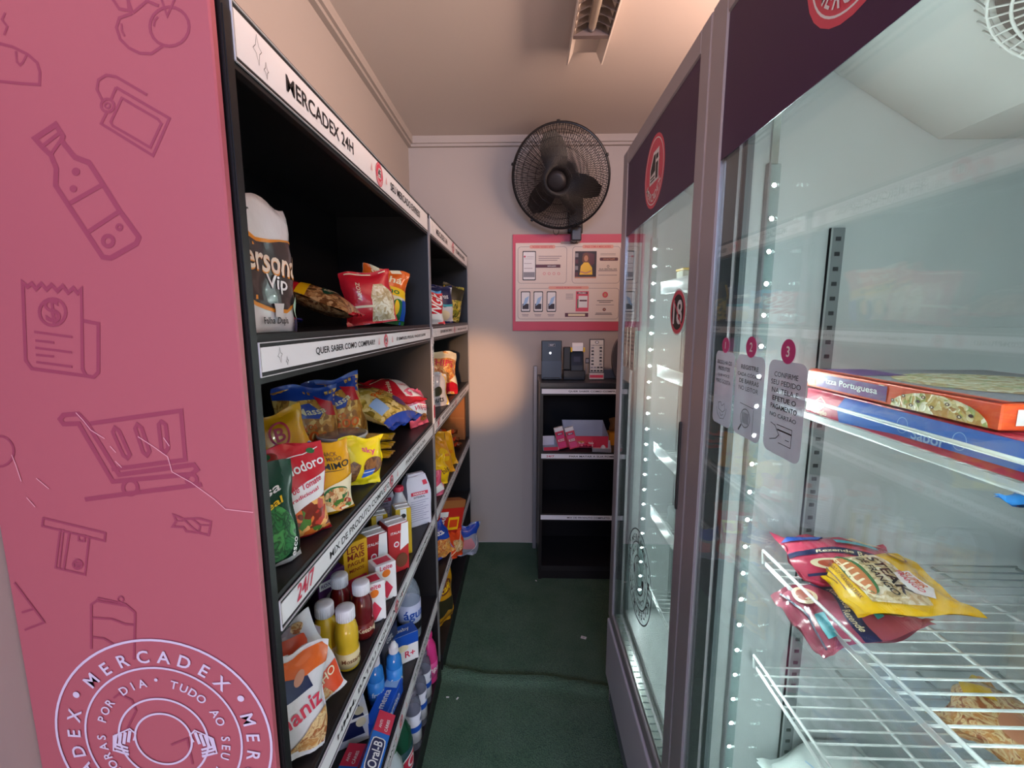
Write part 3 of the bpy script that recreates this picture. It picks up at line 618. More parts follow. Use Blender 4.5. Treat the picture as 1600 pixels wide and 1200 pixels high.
# ---------------------------------------------------------------- poster
def poster():
    x0, z0, x1, z1 = -.072, 1.425, .606, 2.01
    b = MB(); b.rbox(x0, x1, 2.842, 2.849, z0, z1, mat('poster_pink', 'CE4A62', .5), .001, 1)
    o = b.build('wall_board'); tag(o, 'pink backing board with a white instruction sheet on the back wall under the fan', 'poster')
    X0, Z0, X1, Z1 = x0 + .018, z0 + .058, x1 - .004, z1 - .052; W_, H_ = X1 - X0, Z1 - Z0
    q = MB(); q.box(X0, X1, 2.8375, 2.8395, Z0, Z1, mat('poster_paper', 'E4D5CC', .55))
    a = []; ln = mat('thin_print_line', '8F7F88', .6); pk = mat('peach_print', 'E3A08F', .5); dk = mat('wine_print', '5C2A3C', .5)
    def u(x, y): return (x * W_, y * H_)
    def rc(x0, y0, x1, y1, m): a.append((RC(x0 * W_, y0 * H_, x1 * W_, y1 * H_), m))
    def rr(x0, y0, x1, y1, m, r=.01): a.append((RR(x0 * W_, y0 * H_, x1 * W_, y1 * H_, r), m))
    for bx in ((.02, .49, .48, .955), (.53, .49, .975, .955), (.02, .03, .975, .43)):
        rr(*bx, ln, .02); e = .0035; rr(bx[0] + e, bx[1] + e * 1.3, bx[2] - e, bx[3] - e * 1.3, mat('poster_paper', 'E4D5CC', .55), .018)
    rr(.13, .93, .37, .975, pk); a.append((TX('ACESSE NOSSO SITE', .25 * W_, .952 * H_, .19 * W_), REDM)); rr(.62, .93, .91, .975, pk); a.append((TX('FALE COM A MERCADEX', .765 * W_, .952 * H_, .24 * W_), REDM)); rr(.31, .415, .69, .455, pk); a.append((TX('APLIQUE, PROMOVA E GANHE', .5 * W_, .435 * H_, .24 * W_), REDM))
    def phone(x0, y0, x1, y1): rr(x0, y0, x1, y1, INK, .006); rr(x0 + .007, y0 + .012, x1 - .007, y1 - .012, WHITE, .004)
    phone(.065, .53, .19, .90)
    rc(.075, .57, .18, .635, GREYP); rc(.08, .80, .17, .803, ln); rc(.08, .74, .15, .746, ln); rc(.08, .68, .16, .686, ln); a.append((EL(.085 * W_, .83 * H_, .006, .006), REDM)); rc(.105, .825, .17, .83, ln)
    for y in (.83, .805, .78): rc(.215, y, .43 - (.83 - y) * .8, y + .008, ln)
    rc(.19, .69, .42, .73, dk); a.append((TX('MERCADEX', .34 * W_, .71 * H_, .08 * W_), WHITE))
    for i in range(4): a.append((RING(*u(.27 + .045 * i, .615), .008, .008, .002, 16), REDM))
    # printed portrait
    rc(.555, .555, .755, .895, mat('photo_dark', '3A3440', .6))
    for i in range(4): rc(.558, .58 + .08 * i, .585, .63 + .08 * i, GREYP if i % 2 else dk)
    a.append((PG([u(.62, .86), u(.66, .885), u(.735, .86), u(.735, .74), u(.70, .70)]), dk)); a.append((EL(*u(.655, .80), .022, .035), BROWN)); a.append((EL(*u(.658, .805), .0125, .018), SKIN)); a.append((PG([u(.60, .60), u(.61, .71), u(.64, .755), u(.68, .755), u(.715, .69), u(.72, .60)]), YEL)); a.append((LN([u(.605, .64), u(.66, .62), u(.71, .65)], .008), SKIN))
    rc(.555, .555, .755, .572, SKIN)
    rc(.79, .86, .93, .865, ln); rc(.79, .845, .93, .85, ln); rr(.785, .775, .955, .815, dk, .006); a.append((TX('WHATSAPP', .87 * W_, .795 * H_, .11 * W_), SKIN)); a.append((RING(*u(.865, .705), .007, .008, .0025, 16), INK)); rc(.775, .645, .95, .655, ln); rc(.775, .59, .95, .597, ln); a.append((TX('RUA CENTRAL 24H', .865 * W_, .67 * H_, .16 * W_), INK))
    for x in (.05, .17, .295):
        phone(x, .125, x + .09, .39); rc(x + .015, .16, x + .075, .23, mat('photo_dark', '3A3440', .6)); a.append((PG([u(x + .02, .2), u(x + .06, .24), u(x + .078, .33), u(x + .04, .3)]), PALE)); rc(x + .01, .085, x + .075, .093, ln); rc(x + .015, .068, x + .07, .075, ln)
    for y in (.35, .33, .31, .29): rc(.475, y, .545, y + .006, ln)
    rc(.57, .13, .69, .39, WRED); rc(.595, .18, .68, .33, WHITE); rc(.605, .26, .675, .28, dk); rc(.585, .17, .595, .29, GREEN); rc(.58, .355, .68, .38, dk); a.append((TX('PROMO', .63 * W_, .367 * H_, .07 * W_), WHITE))
    rc(.47, .06, .69, .11, dk); rc(.50, .07, .66, .10, CREAM); a.append((EL(*u(.845, .345), .017, .018), WRED)); a.append((EL(*u(.845, .345), .009, .01), SKIN)); rc(.77, .265, .92, .273, INK); rc(.79, .245, .90, .252, INK); rc(.76, .21, .93, .216, ln); a.append((EL(*u(.84, .155), .010, .010), dk)); a.append((EL(*u(.84, .155), .005, .005), SKIN)); rc(.76, .105, .91, .112, INK); rc(.755, .088, .915, .095, INK)
    for i in range(0, 6): pass
    q.art(a, face((X0, 2.8375, Z0), (1, 0, 0), (0, 0, 1), (0, -1, 0)), .0002, .00025)
    q.build('instruction_sheet', o)
    q = MB(); q.rbox(X0 + .42 * W_, X0 + .58 * W_, 2.836, 2.8375, Z1 - .006, Z1 + .008, mat('brown_tape', 'A5806F', .4), .0006, 1); q.build('tape', o)
poster()

# ---------------------------------------------------------------- wall fan
def fan():
    c = (.192, 2.60, 2.262)
    t = root('wall_fan', 'large round black wall fan with three blades above the pink poster', 'fan', c, (0, 0, 0))
    BK = mat('fan_black', '1A1719', .35); r = .268
    q = MB(); q.lathe([(r - .006, -.006), (r + .002, -.008), (r + .006, 0), (r + .002, .012), (r - .006, .010), (r - .006, -.006)], BK, 64, T=Matrix.Rotation(R(-90), 4, 'X'), caps=False)
    for a in (92, 20, 160, 250, 310): q.rbox(-.008, .008, -.010, .014, r, r + .012, BK, .003, T=Matrix.Rotation(R(a - 90), 4, 'Y'))
    q.build('rim', t)
    def guard(sgn, depth, n, hub):
        q = MB()
        for i in range(n):
            a = 2 * PI * i / n; pts = []
            for k in range(9):
                f = k / 8; rr = hub + (r - hub) * f; y = sgn * depth * (1 - (rr / r) ** 3.2) ; aa = a + sgn * .22 * (1 - f)
                pts.append((rr * math.cos(aa), y, rr * math.sin(aa)))
            q.tube(pts, .0017 if sgn < 0 else .0015, BK, 4)
        for rr in ((hub + .001, hub + .035, .12, .165, .205, .238, .256) if sgn < 0 else (hub, .15, .22)):
            y = sgn * depth * (1 - (rr / r) ** 3.2); q.tube([(rr * math.cos(2 * PI * k / 48), y, rr * math.sin(2 * PI * k / 48)) for k in range(48)], .0014, BK, 4, True)
        return q
    g = guard(-1, .095, 144, .048); g.build('front_guard', t)
    g = guard(1, .075, 100, .06); g.build('rear_guard', t)
    q = MB(); q.lathe([(.0001, 0), (.05, 0), (.052, .006), (.03, .012), (.0001, .013)], mat('fan_badge', '201D21', .5), 32, T=Matrix.Translation((0, -.092, 0)) @ Matrix.Rotation(R(90), 4, 'X')); q.build('centre_badge', t)
    q = MB(); q.lathe([(.0001, -.045), (.03, -.04), (.042, -.02), (.045, .05), (.075, .055), (.08, .12), (.06, .15), (.0001, .155)], BK, 32, T=Matrix.Rotation(R(-90), 4, 'X')); q.build('motor', t)
    for k in range(3):
        a0 = R(90 + 120 * k + 5); q = MB(); v = []; n = 12
        for i in range(n + 1):
            f = i / n; rr = .035 + .20 * f; wd = .035 + .10 * math.sin(PI * min(1, f * .72 + .12)) ** 1.2
            if f > .9: wd *= .8
            for s_ in (-1, -.5, 0, .5, 1):
                ang = a0 + (s_ * wd / 2 + .02 * f) / max(rr, .06); y = -s_ * wd * .24 - .012
                v.append((rr * math.cos(ang), y, rr * math.sin(ang)))
        f_ = [(i * 5 + j, i * 5 + j + 1, (i + 1) * 5 + j + 1, (i + 1) * 5 + j) for i in range(n) for j in range(4)]
        q.add(v, f_, BK, True); q.add([(x, y + .003, z) for x, y, z in v], [g_[::-1] for g_ in f_], BK, True); q.build('blade', t)
    head = list(t.children)
    for o in head: o.rotation_euler = (R(24), 0, R(-15))
    q = MB(); q.rbox(.07, .16, .225, .245, -.25, .02, BK, .006); q.tube([(0, .12, -.03), (.05, .17, -.08), (.10, .215, -.13)], .022, BK, 12); q.rbox(.085, .145, .15, .228, -.305, -.225, mat('fan_box', '1B1A22', .3), .006); q.build('wall_bracket', t)
    q = MB(); q.tube([(-.012 + .016 * math.cos(R(x)), .06, -.262 + .026 * math.sin(R(x))) for x in range(180, 361, 15)], .0018, BK, 6); q.build('pull_cord', t)
    q = MB(); q.tube([(.105 + .014 * math.cos(R(x)), .18, -.303 + .014 * math.sin(R(x))) for x in range(180, 361, 15)], .0018, BK, 6); q.build('pull_cord', t)
fan()

# ---------------------------------------------------------------- ceiling lamp (off)
def lamp():
    t = root('ceiling_lamp', 'unlit fluorescent batten with a ribbed reflector under the ceiling', 'lamp', (.235, 1.35, ZC))
    x0, x1 = -.062, .062; WM = mat('lamp_white', 'D8CDC4', .4); y1 = .60; y0 = -.62
    q = MB(); q.box(-.045, .045, y0, y1, -.028, -.001, WM); 
    for s in (-1, 1):
        q.prism([(s * .045, -.028), (s * .050, -.028), (s * .072, -.072), (s * .066, -.074)], y0, y1, WM, lambda p, a: (p[0], a, p[1]))
    q.build('channel', t)
    q = MB(); SV = mat('lamp_louvre', 'A79C96', .25, metal=.8)
    n = 26
    for i in range(n):
        y = y0 + .02 + (.415 - y0 - .02) * i / (n - 1)
        for s in (-1, 1): q.prism([(s * .014, -.032), (s * .052, -.034), (s * .065, -.072), (s * .018, -.050)], y - .0015, y + .0015, SV, lambda p, a: (p[0], a, p[1]))
    for s in (-1, 1): q.prism([(s * .050, -.034), (s * .0515, -.034), (s * .0655, -.072), (s * .064, -.072)], y0 + .01, .42, SV, lambda p, a: (p[0], a, p[1]))
    q.box(-.062, .062, .415, .435, -.072, -.03, mat('lamp_end', '6E6260', .4)); q.build('louvre', t)
    q = MB(); q.tube([(0, y0 + .01, -.052), (0, .395, -.052)], .0135, mat('tube_glass', 'EADCC8', .3), 16); q.tube([(0, .395, -.052), (0, .412, -.052)], .012, GREYM, 12); q.build('tube', t)
lamp()

# ---------------------------------------------------------------- glass door coolers
GLASS = glass_mat('door_glass', 'FBFEFD', 1.45, 1.1)
STEEL = mat('brushed_steel', 'A9A3AA', .34, metal=.4); BODY = mat('cooler_body', 'C6C2CA', .45); INNER = mat('cooler_liner', 'C6CCCE', .35, coat=.2)
GASK = mat('gasket', '5F6B70', .5); DARKG = mat('dark_gasket', '22262A', .5); CHROME = mat('spacer_metal', 'C8CFCC', .18, metal=.9); WIRE = mat('white_wire', 'C9CFCF', .35)
LED = mat('led_dot', 'F4FFFF', .3, emit=1); MC['led_dot'].node_tree.nodes['Principled BSDF'].inputs['Emission Strength'].default_value = 2100
LEDRAIL = clear_mat('led_rail', 'F2F8F8', .07, '8E9A9C')
VINYL = mat('purple_vinyl', '3C1B45', .35, spec=.3); FROST = clear_mat('frosted_sticker', 'F0F2F6', .55, 'D6D8E2'); NUMP = mat('number_pink', 'C23A7C', .4)
DX, DW, DH = .68, .70, 2.03
def cooler(label, Y0, main):
    """local: x 0 = door face, y 0 = near side"""
    t = root('display_cooler', label, 'cooler', (.325, Y0, 0))
    def P(name, fn, par=t): q = MB(); fn(q); return q.build(name, par)
    zb, zt = .43, 1.985     # glass opening
    bx = .047
    def body(q):
        q.rbox(bx, DX, 0, .040, .10, DH, BODY, .003, 1); q.rbox(bx, DX, DW - .040, DW, .10, DH, BODY, .003, 1)
        q.box(DX - .04, DX, .04, DW - .04, .10, DH, BODY); q.box(bx, DX - .04, .04, DW - .04, DH - .05, DH, BODY); q.box(bx, DX - .04, .04, DW - .04, .10, .44, BODY)
    P('cabinet', body)
    def liner(q):
        a, c = .041, DW - .041
        q.box(bx + .002, DX - .041, a, a + .004, .441, 1.975, INNER); q.box(bx + .002, DX - .041, c - .004, c, .441, 1.975, INNER); q.box(DX - .046, DX - .041, a, c, .441, 1.975, INNER); q.box(bx + .002, DX - .041, a, c, .441, .446, INNER); q.box(bx + .002, DX - .041, a, c, 1.97, 1.976, INNER)
        for y in (a + .004, c - .018): q.box(bx + .001, bx + .012, y, y + .014, .446, 1.97, GASK)
    P('liner', liner)
    P('kick_panel', lambda q: (q.rbox(-.004, bx, .0, DW, .135, .375, mat('kick_panel_grey', 'C6C4D0', .4), .006), q.box(.02, .03, .02, DW - .02, .10, .135, DARKG), q.rbox(.012, .03, .0, DW, .02, .10, BODY, .002, 1), [q.box(.010, .0125, .02, DW - .02, .03 + k * .014, .036 + k * .014, GASK) for k in range(4)]))
    for y in (.06, DW - .06):
        for x in (.08, DX - .08): P('foot', lambda q: q.lathe([(.018, 0.0), (.02, .004), (.012, .012), (.012, .02)], DARKG, 14, T=Matrix.Translation((x, y, 0))))
    # sloping fan housing under the roof
    pr = [(.05, 1.969), (.135, 1.969), (.17, 1.914), (.369, 1.798), (DX - .05, 1.798), (DX - .05, 1.969)]
    ev = P('fan_housing', lambda q: q.prism(pr, .046, DW - .046, mat('housing_white', 'C2C5C3', .4), lambda p, a: (p[0], a, p[1])))
    def grille(q):
        n = Vector((-.504, 0, -.864)); cen = Vector((.285, .36, 1.847)) + n * .004; ex = Vector((.864, 0, -.504)); ey = Vector((0, 1, 0)); W_ = mat('grille_white', 'E6E8E6', .4)
        at = lambda r, a, l: tuple(cen + ex * (r * math.cos(a)) + ey * (r * math.sin(a)) + n * l)
        for r, l in ((.105, .004), (.098, .016), (.075, .019), (.04, .020)): q.tube([at(r, 2 * PI * k / 40, l) for k in range(40)], .0022 if r > .1 else .0018, W_, 6, True)
        for k in range(44): q.tube([at(.118, 2 * PI * k / 44, .0), at(.098, 2 * PI * k / 44, .016), at(.028, 2 * PI * k / 44 + .5, .020)], .0014, W_, 4)
        q.add([at(.098, 2 * PI * k / 40, .0012) for k in range(40)], [tuple(range(40))], mat('housing_shadow_hole', '3E4446', .6)); q.add([at(.028, 2 * PI * k / 20, .021) for k in range(20)], [tuple(range(20))], W_)
    P('fan_grille', grille, ev)
    # door
    fs, fn = .062, .048      # far and near stiles
    def frame(q):
        q.rbox(0, .040, 0, fn, .385, DH, STEEL, .003, 1); q.rbox(0, .040, DW - fs, DW, .385, DH, STEEL, .003, 1)
        q.rbox(0, .040, fn - .001, DW - fs + .001, DH - .045, DH, STEEL, .003, 1); q.rbox(0, .040, fn - .001, DW - fs + .001, .385, .43, STEEL, .003, 1)
        q.box(.040, .047, .012, DW - .012, .395, .43, DARKG); q.box(.040, .047, .012, DW - .012, 1.99, 2.02, DARKG); q.box(.040, .047, .012, .045, .395, 2.02, DARKG); q.box(.040, .047, DW - .045, DW - .012, .395, 2.02, DARKG)
    door = P('door', frame)
    y0, y1 = fn, DW - fs
    P('glass_pane', lambda q: q.box(.0045, .0080, y0 + .0005, y1 - .0005, zb + .0005, zt - .0005, GLASS), door)
    P('glass_pane', lambda q: q.box(.0280, .0315, y0 + .0005, y1 - .0005, zb + .0005, zt - .0005, GLASS), door)
    def spacer(q):
        for a, b_ in ((y0, y0 + .011), (y1 - .011, y1)):
            q.box(.0085, .0275, a, b_, zb, zt, CHROME); q.box(.0085, .0275, (b_ if a == y0 else a - .0015), (b_ + .0015 if a == y0 else a), zb, zt, DARKG)
        q.box(.0085, .0275, y0 + .011, y1 - .011, zb, zb + .011, CHROME); [q.box(.010, .026, y0 + .02 + k * .022, y0 + .0225 + k * .022, zb + .0105, zb + .0122, GASK) for k in range(26)]; q.box(.0085, .0275, y0 + .011, y1 - .011, zt - .011, zt, CHROME)
        for k in range(48):
            z = zb + .02 + k * (zt - zb - .04) / 47; q.box(.010, .026, y1 - .0122, y1 - .0110, z - .0012, z + .0012, GASK); q.box(.010, .026, y0 + .0110, y0 + .0122, z - .0012, z + .0012, GASK)
    P('spacer_bar', spacer, door)
    # purple header with the round logo
    z1 = 1.762
    S = face((.0040, DW, 0), (0, -1, 0), (0, 0, 1), (-1, 0, 0))   # a = distance from far edge
    q = MB(); q.box(.0030, .0042, y0 + .001, y1 - .001, z1, zt - .001, VINYL); q.art(logo((fs + DW - fn) / 2 + .005, 1.886 if main else 1.868, .085 if main else .088), face((.0030, DW, 0), (0, -1, 0), (0, 0, 1), (-1, 0, 0)), .0002, .0002); q.build('header_sticker', door)
    # numbered instruction stickers
    if main: st = [(DW - (.775 - Y0), DW - (.707 - Y0)), (DW - (.699 - Y0), DW - (.617 - Y0)), (DW - (.608 - Y0), DW - (.525 - Y0))]
    else: st = [(.085, .125), (.130, .170), (.175, .225)]
    top, bot = (1.447, 1.325) if main else (1.475, 1.345)
    tx = [['ESCOLHA OS', 'PRODUTOS', 'QUE VOCÊ', 'MAIS GOSTA'], ['REGISTRE', 'CADA CÓDIGO', 'DE BARRAS', 'NO LEITOR'], ['CONFIRME', 'SEU PEDIDO', 'NA TELA E', 'EFETUE O', 'PAGAMENTO', 'NO CARTÃO']]
    for i, (a0, a1) in enumerate(st):
        q = MB(); w_ = a1 - a0; c = (a0 + a1) / 2; k = w_ / .08
        q.decal(RR(a0, bot, a1, top, .012 * k), S, FROST if main else mat('peach_sticker', 'D9C9BC', .5), .0)
        if main: q.decal(RR(a0, bot, a1, top, .012 * k), face((.0041, DW, 0), (0, -1, 0), (0, 0, 1), (-1, 0, 0)), FROST, -.0001)
        q.decal(EL(c, top + .012 * k, .015 * k if main else .008, .015 * k if main else .010), S, NUMP, .0004); q.decal(TX(str(i + 1), c, top + .012 * k, fh=.013 * k if main else .012, bold=.04), S, WHITE, .0007)
        for j, s_ in enumerate(tx[i]):
            z = top - (.018 if main else .02) - j * (.0105 if main else .012); q.decal(TX(s_, c, z, fw=min(.86 * w_, .0062 * k * len(s_)), fh=.0065 if main else .006, bold=.03 if (i, j) in ((0, 0), (0, 1), (1, 0), (1, 1), (1, 2), (2, 3), (2, 4)) else .0), S, INK, .0005)
        zi = bot + .026 * k
        L = lambda p, t_=.0009: q.decal(LN([(c + x * k, zi + y * k) for x, y in p], t_), S, INK, .0006)
        if i == 0: L([(-.022, .006), (-.016, -.006), (-.004, -.014), (.012, -.012), (.02, .0), (.022, .01)]); L([(-.012, .004), (-.014, .016), (-.004, .019), (.002, .012), (.012, .018), (.016, .006), (.006, .0), (-.012, .004)]); L([(-.006, -.002), (0, -.008), (.01, -.004)])
        if i == 1: L([(.020, .018), (.020, -.018)]); L([(-.02, .022), (.02, .020)]); q.decal(RING(c - .002 * k, zi + .002, .014 * k, .014 * k, .0012), S, INK, .0006); L([(-.012, -.009), (-.02, -.019)], .003); [L([(x, -.006), (x, .010)], .0016) for x in (-.010, -.006, -.002, .002, .006)]
        if i == 2: L([(-.01, .012), (.022, .012), (.022, -.010), (-.004, -.010)]); L([(-.008, .006), (.022, .006)], .002); L([(-.024, .012), (-.014, .010), (-.004, .000), (-.010, -.006), (-.024, -.010)]); L([(.01, -.003), (.018, -.003)])
        q.build('instruction_sticker', door)
    if not main:
        q = MB(); c, z, r = .59, 1.514, .046; q.decal(EL(c, z, r, r), S, INK, 0); q.decal(RING(c, z, r, r, .0085), S, WRED, .0003); q.decal(RING(c, z, r + .003, r + .003, .003), S, WHITE, .0001); q.decal(TX('18', c, z, fh=.052, bold=.04), S, WHITE, .0005); q.decal(LN([(c - r * .65, z + r * .65), (c + r * .65, z - r * .65)], .005), S, WRED, .0008); q.build('age_sticker', door)
        q = MB(); c, z, r = .375, .775, .130
        for kk, t_ in ((1, .004), (.72, .0035), (.42, .003), (.27, .003)): q.decal(RING(c, z, r * kk, r * kk, t_, 64), S, INK, 0)
        for kk in range(3): q.decal(ROUNDTX('MERCADEX', c, z, r * .865 - .008, 90 - 120 * kk, .019, .045, R(91) / 7), S, INK, .0002); a = R(30 + 120 * kk); q.decal(EL(c + r * .865 * math.cos(a), z + r * .865 * math.sin(a), .004, .004), S, INK, .0002)
        q.decal(ROUNDTX('24 HORAS POR DIA', c, z, r * .60 - .005, 175, .012, .04, R(9.6)), S, INK, .0002); q.decal(ROUNDTX('TUDO AO SEU ALCANCE', c, z, r * .60 - .005, -7, .012, .04, R(9.0)), S, INK, .0002)
        for s in (-1, 1): q.decal(EL(c + s * .36 * r, z - .03 * r, .009, .014), S, INK, .0002)
        q.build('round_emblem', door)
    P('handle', lambda q: q.rbox(-.0045, .006, fn - .012, fn - .004, 1.10, 1.29, mat('handle_black', '17161A', .4), .003), door)
    # LED strips on the two front corners
    for yy, s in ((DW - .047, -1), (.047, 1)):
        xx = .098
        ls = P('led_strip', lambda q: (q.rbox(xx - .011, xx + .011, min(yy, yy + s * .008), max(yy, yy + s * .008), .50, 1.76, LEDRAIL, .002, 1), q.box(xx - .012, xx - .009, min(yy, yy + s * .012), max(yy, yy + s * .012), .5, 1.76, GREYM), q.box(xx - .006, xx + .006, min(yy, yy + s * .004), max(yy, yy + s * .004), 1.76, 1.85, CHROME)))
        ya = yy + s * .0085; q = MB(); q.lathe([(.0052, -.0006, CHROME), (.0052, .0006), (.0032, .0006, LED), (.0001, .0008)], CHROME, 12, T=Matrix.Rotation(R(-90 * s), 4, 'X')); d0 = q.build('led_dot', ls)
        for k in range(23):
            d = d0 if k == 0 else d0.copy()
            if k: C.objects.link(d)
            d.parent = ls; d.location = (xx, ya, .525 + k * .0545)
    # slotted shelf standard
    def std(q, y, s):
        q.box(.203, .227, min(y, y + s * .006), max(y, y + s * .006), .47, 1.655, mat('standard_steel', '7C8285', .4)); q.box(.203, .206, min(y, y + s * .007), max(y, y + s * .007), .47, 1.655, mat('standard_edge', 'A4AAAC', .4))
        for k in range(46): q.box(.212, .221, min(y, y + s * .0065), max(y, y + s * .0065), .49 + k * .0254, .497 + k * .0254, DARKG)
    P('shelf_standard', lambda q: std(q, DW - .046, -1)); P('shelf_standard', lambda q: std(q, .046, 1))
    # wire shelves
    zs = (1.345, 1.040, .820, .56) if main else (1.585, 1.315, 1.05, .82, .52)
    for i, z in enumerate(zs):
        def sh(q):
            xa, xb, ya, yb = .135, .60, .065, DW - .062; r_ = .0019
            n = 26
            for k in range(n): y = ya + (yb - ya) * k / (n - 1); q.tube([(xa, y, z), (xb, y, z)], r_, WIRE, 5)
            for x in (xa + .002, xb, xa + .155, xa + .31): q.tube([(x, ya, z - .004), (x, yb, z - .004)], .0028, WIRE, 6)
            q.tube([(xa - .004, ya, z + .0), (xa - .006, ya, z + .026), (xa - .006, yb, z + .026), (xa - .004, yb, z)], .0028, WIRE, 6)
            if not main and z > .6: q.box(xa - .013, xa - .010, ya, yb, z - .006, z + .032, mat('rail_white', 'AEB5B8', .35)); q.box(xa - .0145, xa - .0130, ya, yb, z + .029, z + .033, WIRE)
            elif main: q.box(xa - .001, xa + .0002, ya, yb, z - .003, z + .004, WIRE)
        P('wire_shelf', sh)
    return t
cooler('near glass door cooler with purple header and three numbered frosted stickers', .168, True)
cooler('far glass door cooler with the age limit sticker and black round emblem on its door', .872, False)

# ---------------------------------------------------------------- goods on the near unit
ZA, ZB_, ZCC, ZD, ZE = [LV[k] + .001 for k in 'ABCD'] + [.091]
FW = film('white', 'DEDCE0'); FRED = film('red', 'C8202F'); FYEL = film('yellow', 'F0C11C'); FGOLD = film('gold', 'E2A413'); FGRN = film('green', '0F3B28'); FORG = film('orange', 'E0651E'); FBLUE = film('blue', '2347A8'); FPINK = film('pink', 'D8627E'); FCREAM = film('cream', 'E6D6B4')
PASTA = food('pasta_contents', ['C98E3A', 'E2B15A', 'B87A2C', 'EBC777', '9A6428'], 90, (1, 1, .55)); NOODLE = food('noodle_contents', ['D9A94E', 'C48A38', 'E8C880', 'A86E30'], 120, (1, 1, .4)); SPIRAL = food('penne_contents', ['B99A3C', 'D8BC62', '8F7426', 'E6D08A'], 80, (1, .6, 1))
STEW = food('stew_print', ['C2331E', 'E2702A', 'F0B060', '7C2413', '4B7A2B'], 70, dist=.03); PARS = food('parsley_print', ['1D5B2C', '2F8040', '0F3D1E', '4B9A50'], 45, kind='noise'); BEAN = food('bean_contents', ['8C5A30', 'B58A5A', '6E4424', 'C9A374'], 110); COOKIE = food('biscuit_print', ['7A4A28', '9C6838', '5C3219'], 60, kind='noise'); NUTS = food('crunch_print', ['D8932F', 'F0C060', 'A8641C', 'C97A2A'], 75)
CHEESE = food('breaded_print', ['D9AD6A', 'C4803F', 'E9CF9A', 'A86436'], 55, kind='noise'); SHELLP = food('crumb_contents', ['D8C9A8', 'CDB98E', 'E6DCC4', 'B59C70'], 130)
# top shelf
def rolls(label, loc, w, d, h, rz, art, nx, nz, seed, twist=False):
    b = MB(); bm = bmesh.new(); bmesh.ops.create_cube(bm, size=1); bmesh.ops.subdivide_edges(bm, edges=bm.edges[:], cuts=15, use_grid_fill=True)
    def shape(x, y, z):
        X, Y, Z = x * w, y * d, (z + .5) * h
        bx = .955 + .045 * abs(math.sin(PI * nx * (x + .5))) ; bz = .975 + .025 * abs(math.sin(PI * nz * (z + .5)))
        k = max(0, (abs(x) - .40) / .10); k2 = max(0, (abs(y) - .40) / .10)
        if k > 0 and k2 > 0: q = max(1, math.hypot(k, k2)); X = math.copysign((.40 + .10 * k / q) * w, x); Y = math.copysign((.40 + .10 * k2 / q) * d, y)
        tz = max(0, (z - .40) / .10); X *= 1 - .05 * tz; Y *= 1 - .10 * tz
        n = .0018 * math.sin(X * 95 + seed + Z * 60) * math.sin(Z * 120 + X * 40)
        return (X * bz, Y * bx + (n if Y > 0 else -n), Z + (.006 * math.sin(X * 60 + seed) if z > .42 else 0))
    for p in bm.verts: p.co = shape(*p.co)
    b.bm(bm, FW, smooth=True)
    us = [w * (i / 16 - .5) for i in range(17)]; vs2 = [h * i / 16 for i in range(17)]
    def S(a, q, l): X, Y, Z = shape(a / w, -.5, q / h - .5); return (X, Y - l - .0005, Z)
    for i, (sh, mm) in enumerate(lay(art, w, h)): b.decal(sh, S, mm, .0006 + .0005 * min(i, 6), us, vs2, smooth=True)
    o = b.build('toilet_paper_pack', None, loc, (0, 0, R(rz))); return tag(o, label, 'toilet paper')
CHAR = mat('charcoal_print', '33292C', .25, coat=.5); ORL = mat('orange_line_print', 'E08A1C', .35)
def wave(y0, a, n=12, x0=-.5, x1=.5, ph=0): return [(x0 + (x1 - x0) * i / n, y0 + a * math.sin(PI * 1.3 * i / n + ph)) for i in range(n + 1)]
rolls('white and charcoal paper roll pack with orange waves, near end of the top shelf', (-.440, .668, ZA), .186, .11, .198, 88, [
    ('P', [(-.49, .22)] + [(x, y) for x, y in ((-.40, .37), (-.25, .27), (-.1, .215), (.1, .17), (.3, .165), (.44, .22), (.49, .27))] + [(.49, .745), (.4, .75), (.25, .735), (.1, .715), (-.05, .71), (-.2, .76), (-.35, .80), (-.49, .81)], ORL),
    ('P', [(-.49, .45), (-.42, .40), (-.25, .30), (-.1, .245), (.1, .20), (.3, .195), (.44, .25), (.49, .30), (.49, .72), (.4, .735), (.25, .72), (.1, .69), (-.05, .68), (-.2, .71), (-.35, .75), (-.49, .755)], CHAR),
    ('T', 'Personal', .10, .555, .92, ORL, -3, .20), ('T', 'Personal', .095, .56, .90, mat('peach_letter', 'F0D8C4', .4), -3, .185), ('T', 'Vip', .17, .385, .26, WHITE, -3, .14),
    ('T', 'Gofler', -.28, .88, .26, INK), ('T', 'Folha Dupla', .12, .10, .36, INK), ('E', -.30, .17, .06, .035, INK), ('T', '4', -.28, .07, .06, ORL), ('R', .10, .13, .22, .24, mat('pale_dog', 'CFC9C9', .5)), ('R', -.46, .006, .46, .02, INK), ('E', .45, .22, .05, .10, mat('mint_print', 'A9CDB9', .4)), ('R', .40, .02, .49, .12, NAVY)], 2, 2, 1)
rolls('plain taller white pack of paper rolls behind the charcoal one on the top shelf', (-.590, .70, ZA), .19, .13, .255, 90, [('R', -.4, .1, .4, .25, PALE)], 2, 2, 5)
bag('snack_bag', 'flat dark blue and pink bag lying beside the paper rolls on the top shelf', 'bag', .12, .15, .03, (-.47, .94, ZA + .020), (-84, 0, 120), FBLUE, [('R', -.5, 0, .5, .4, FPINK), ('R', -.5, .75, .5, 1, WHITE)], seed=21)
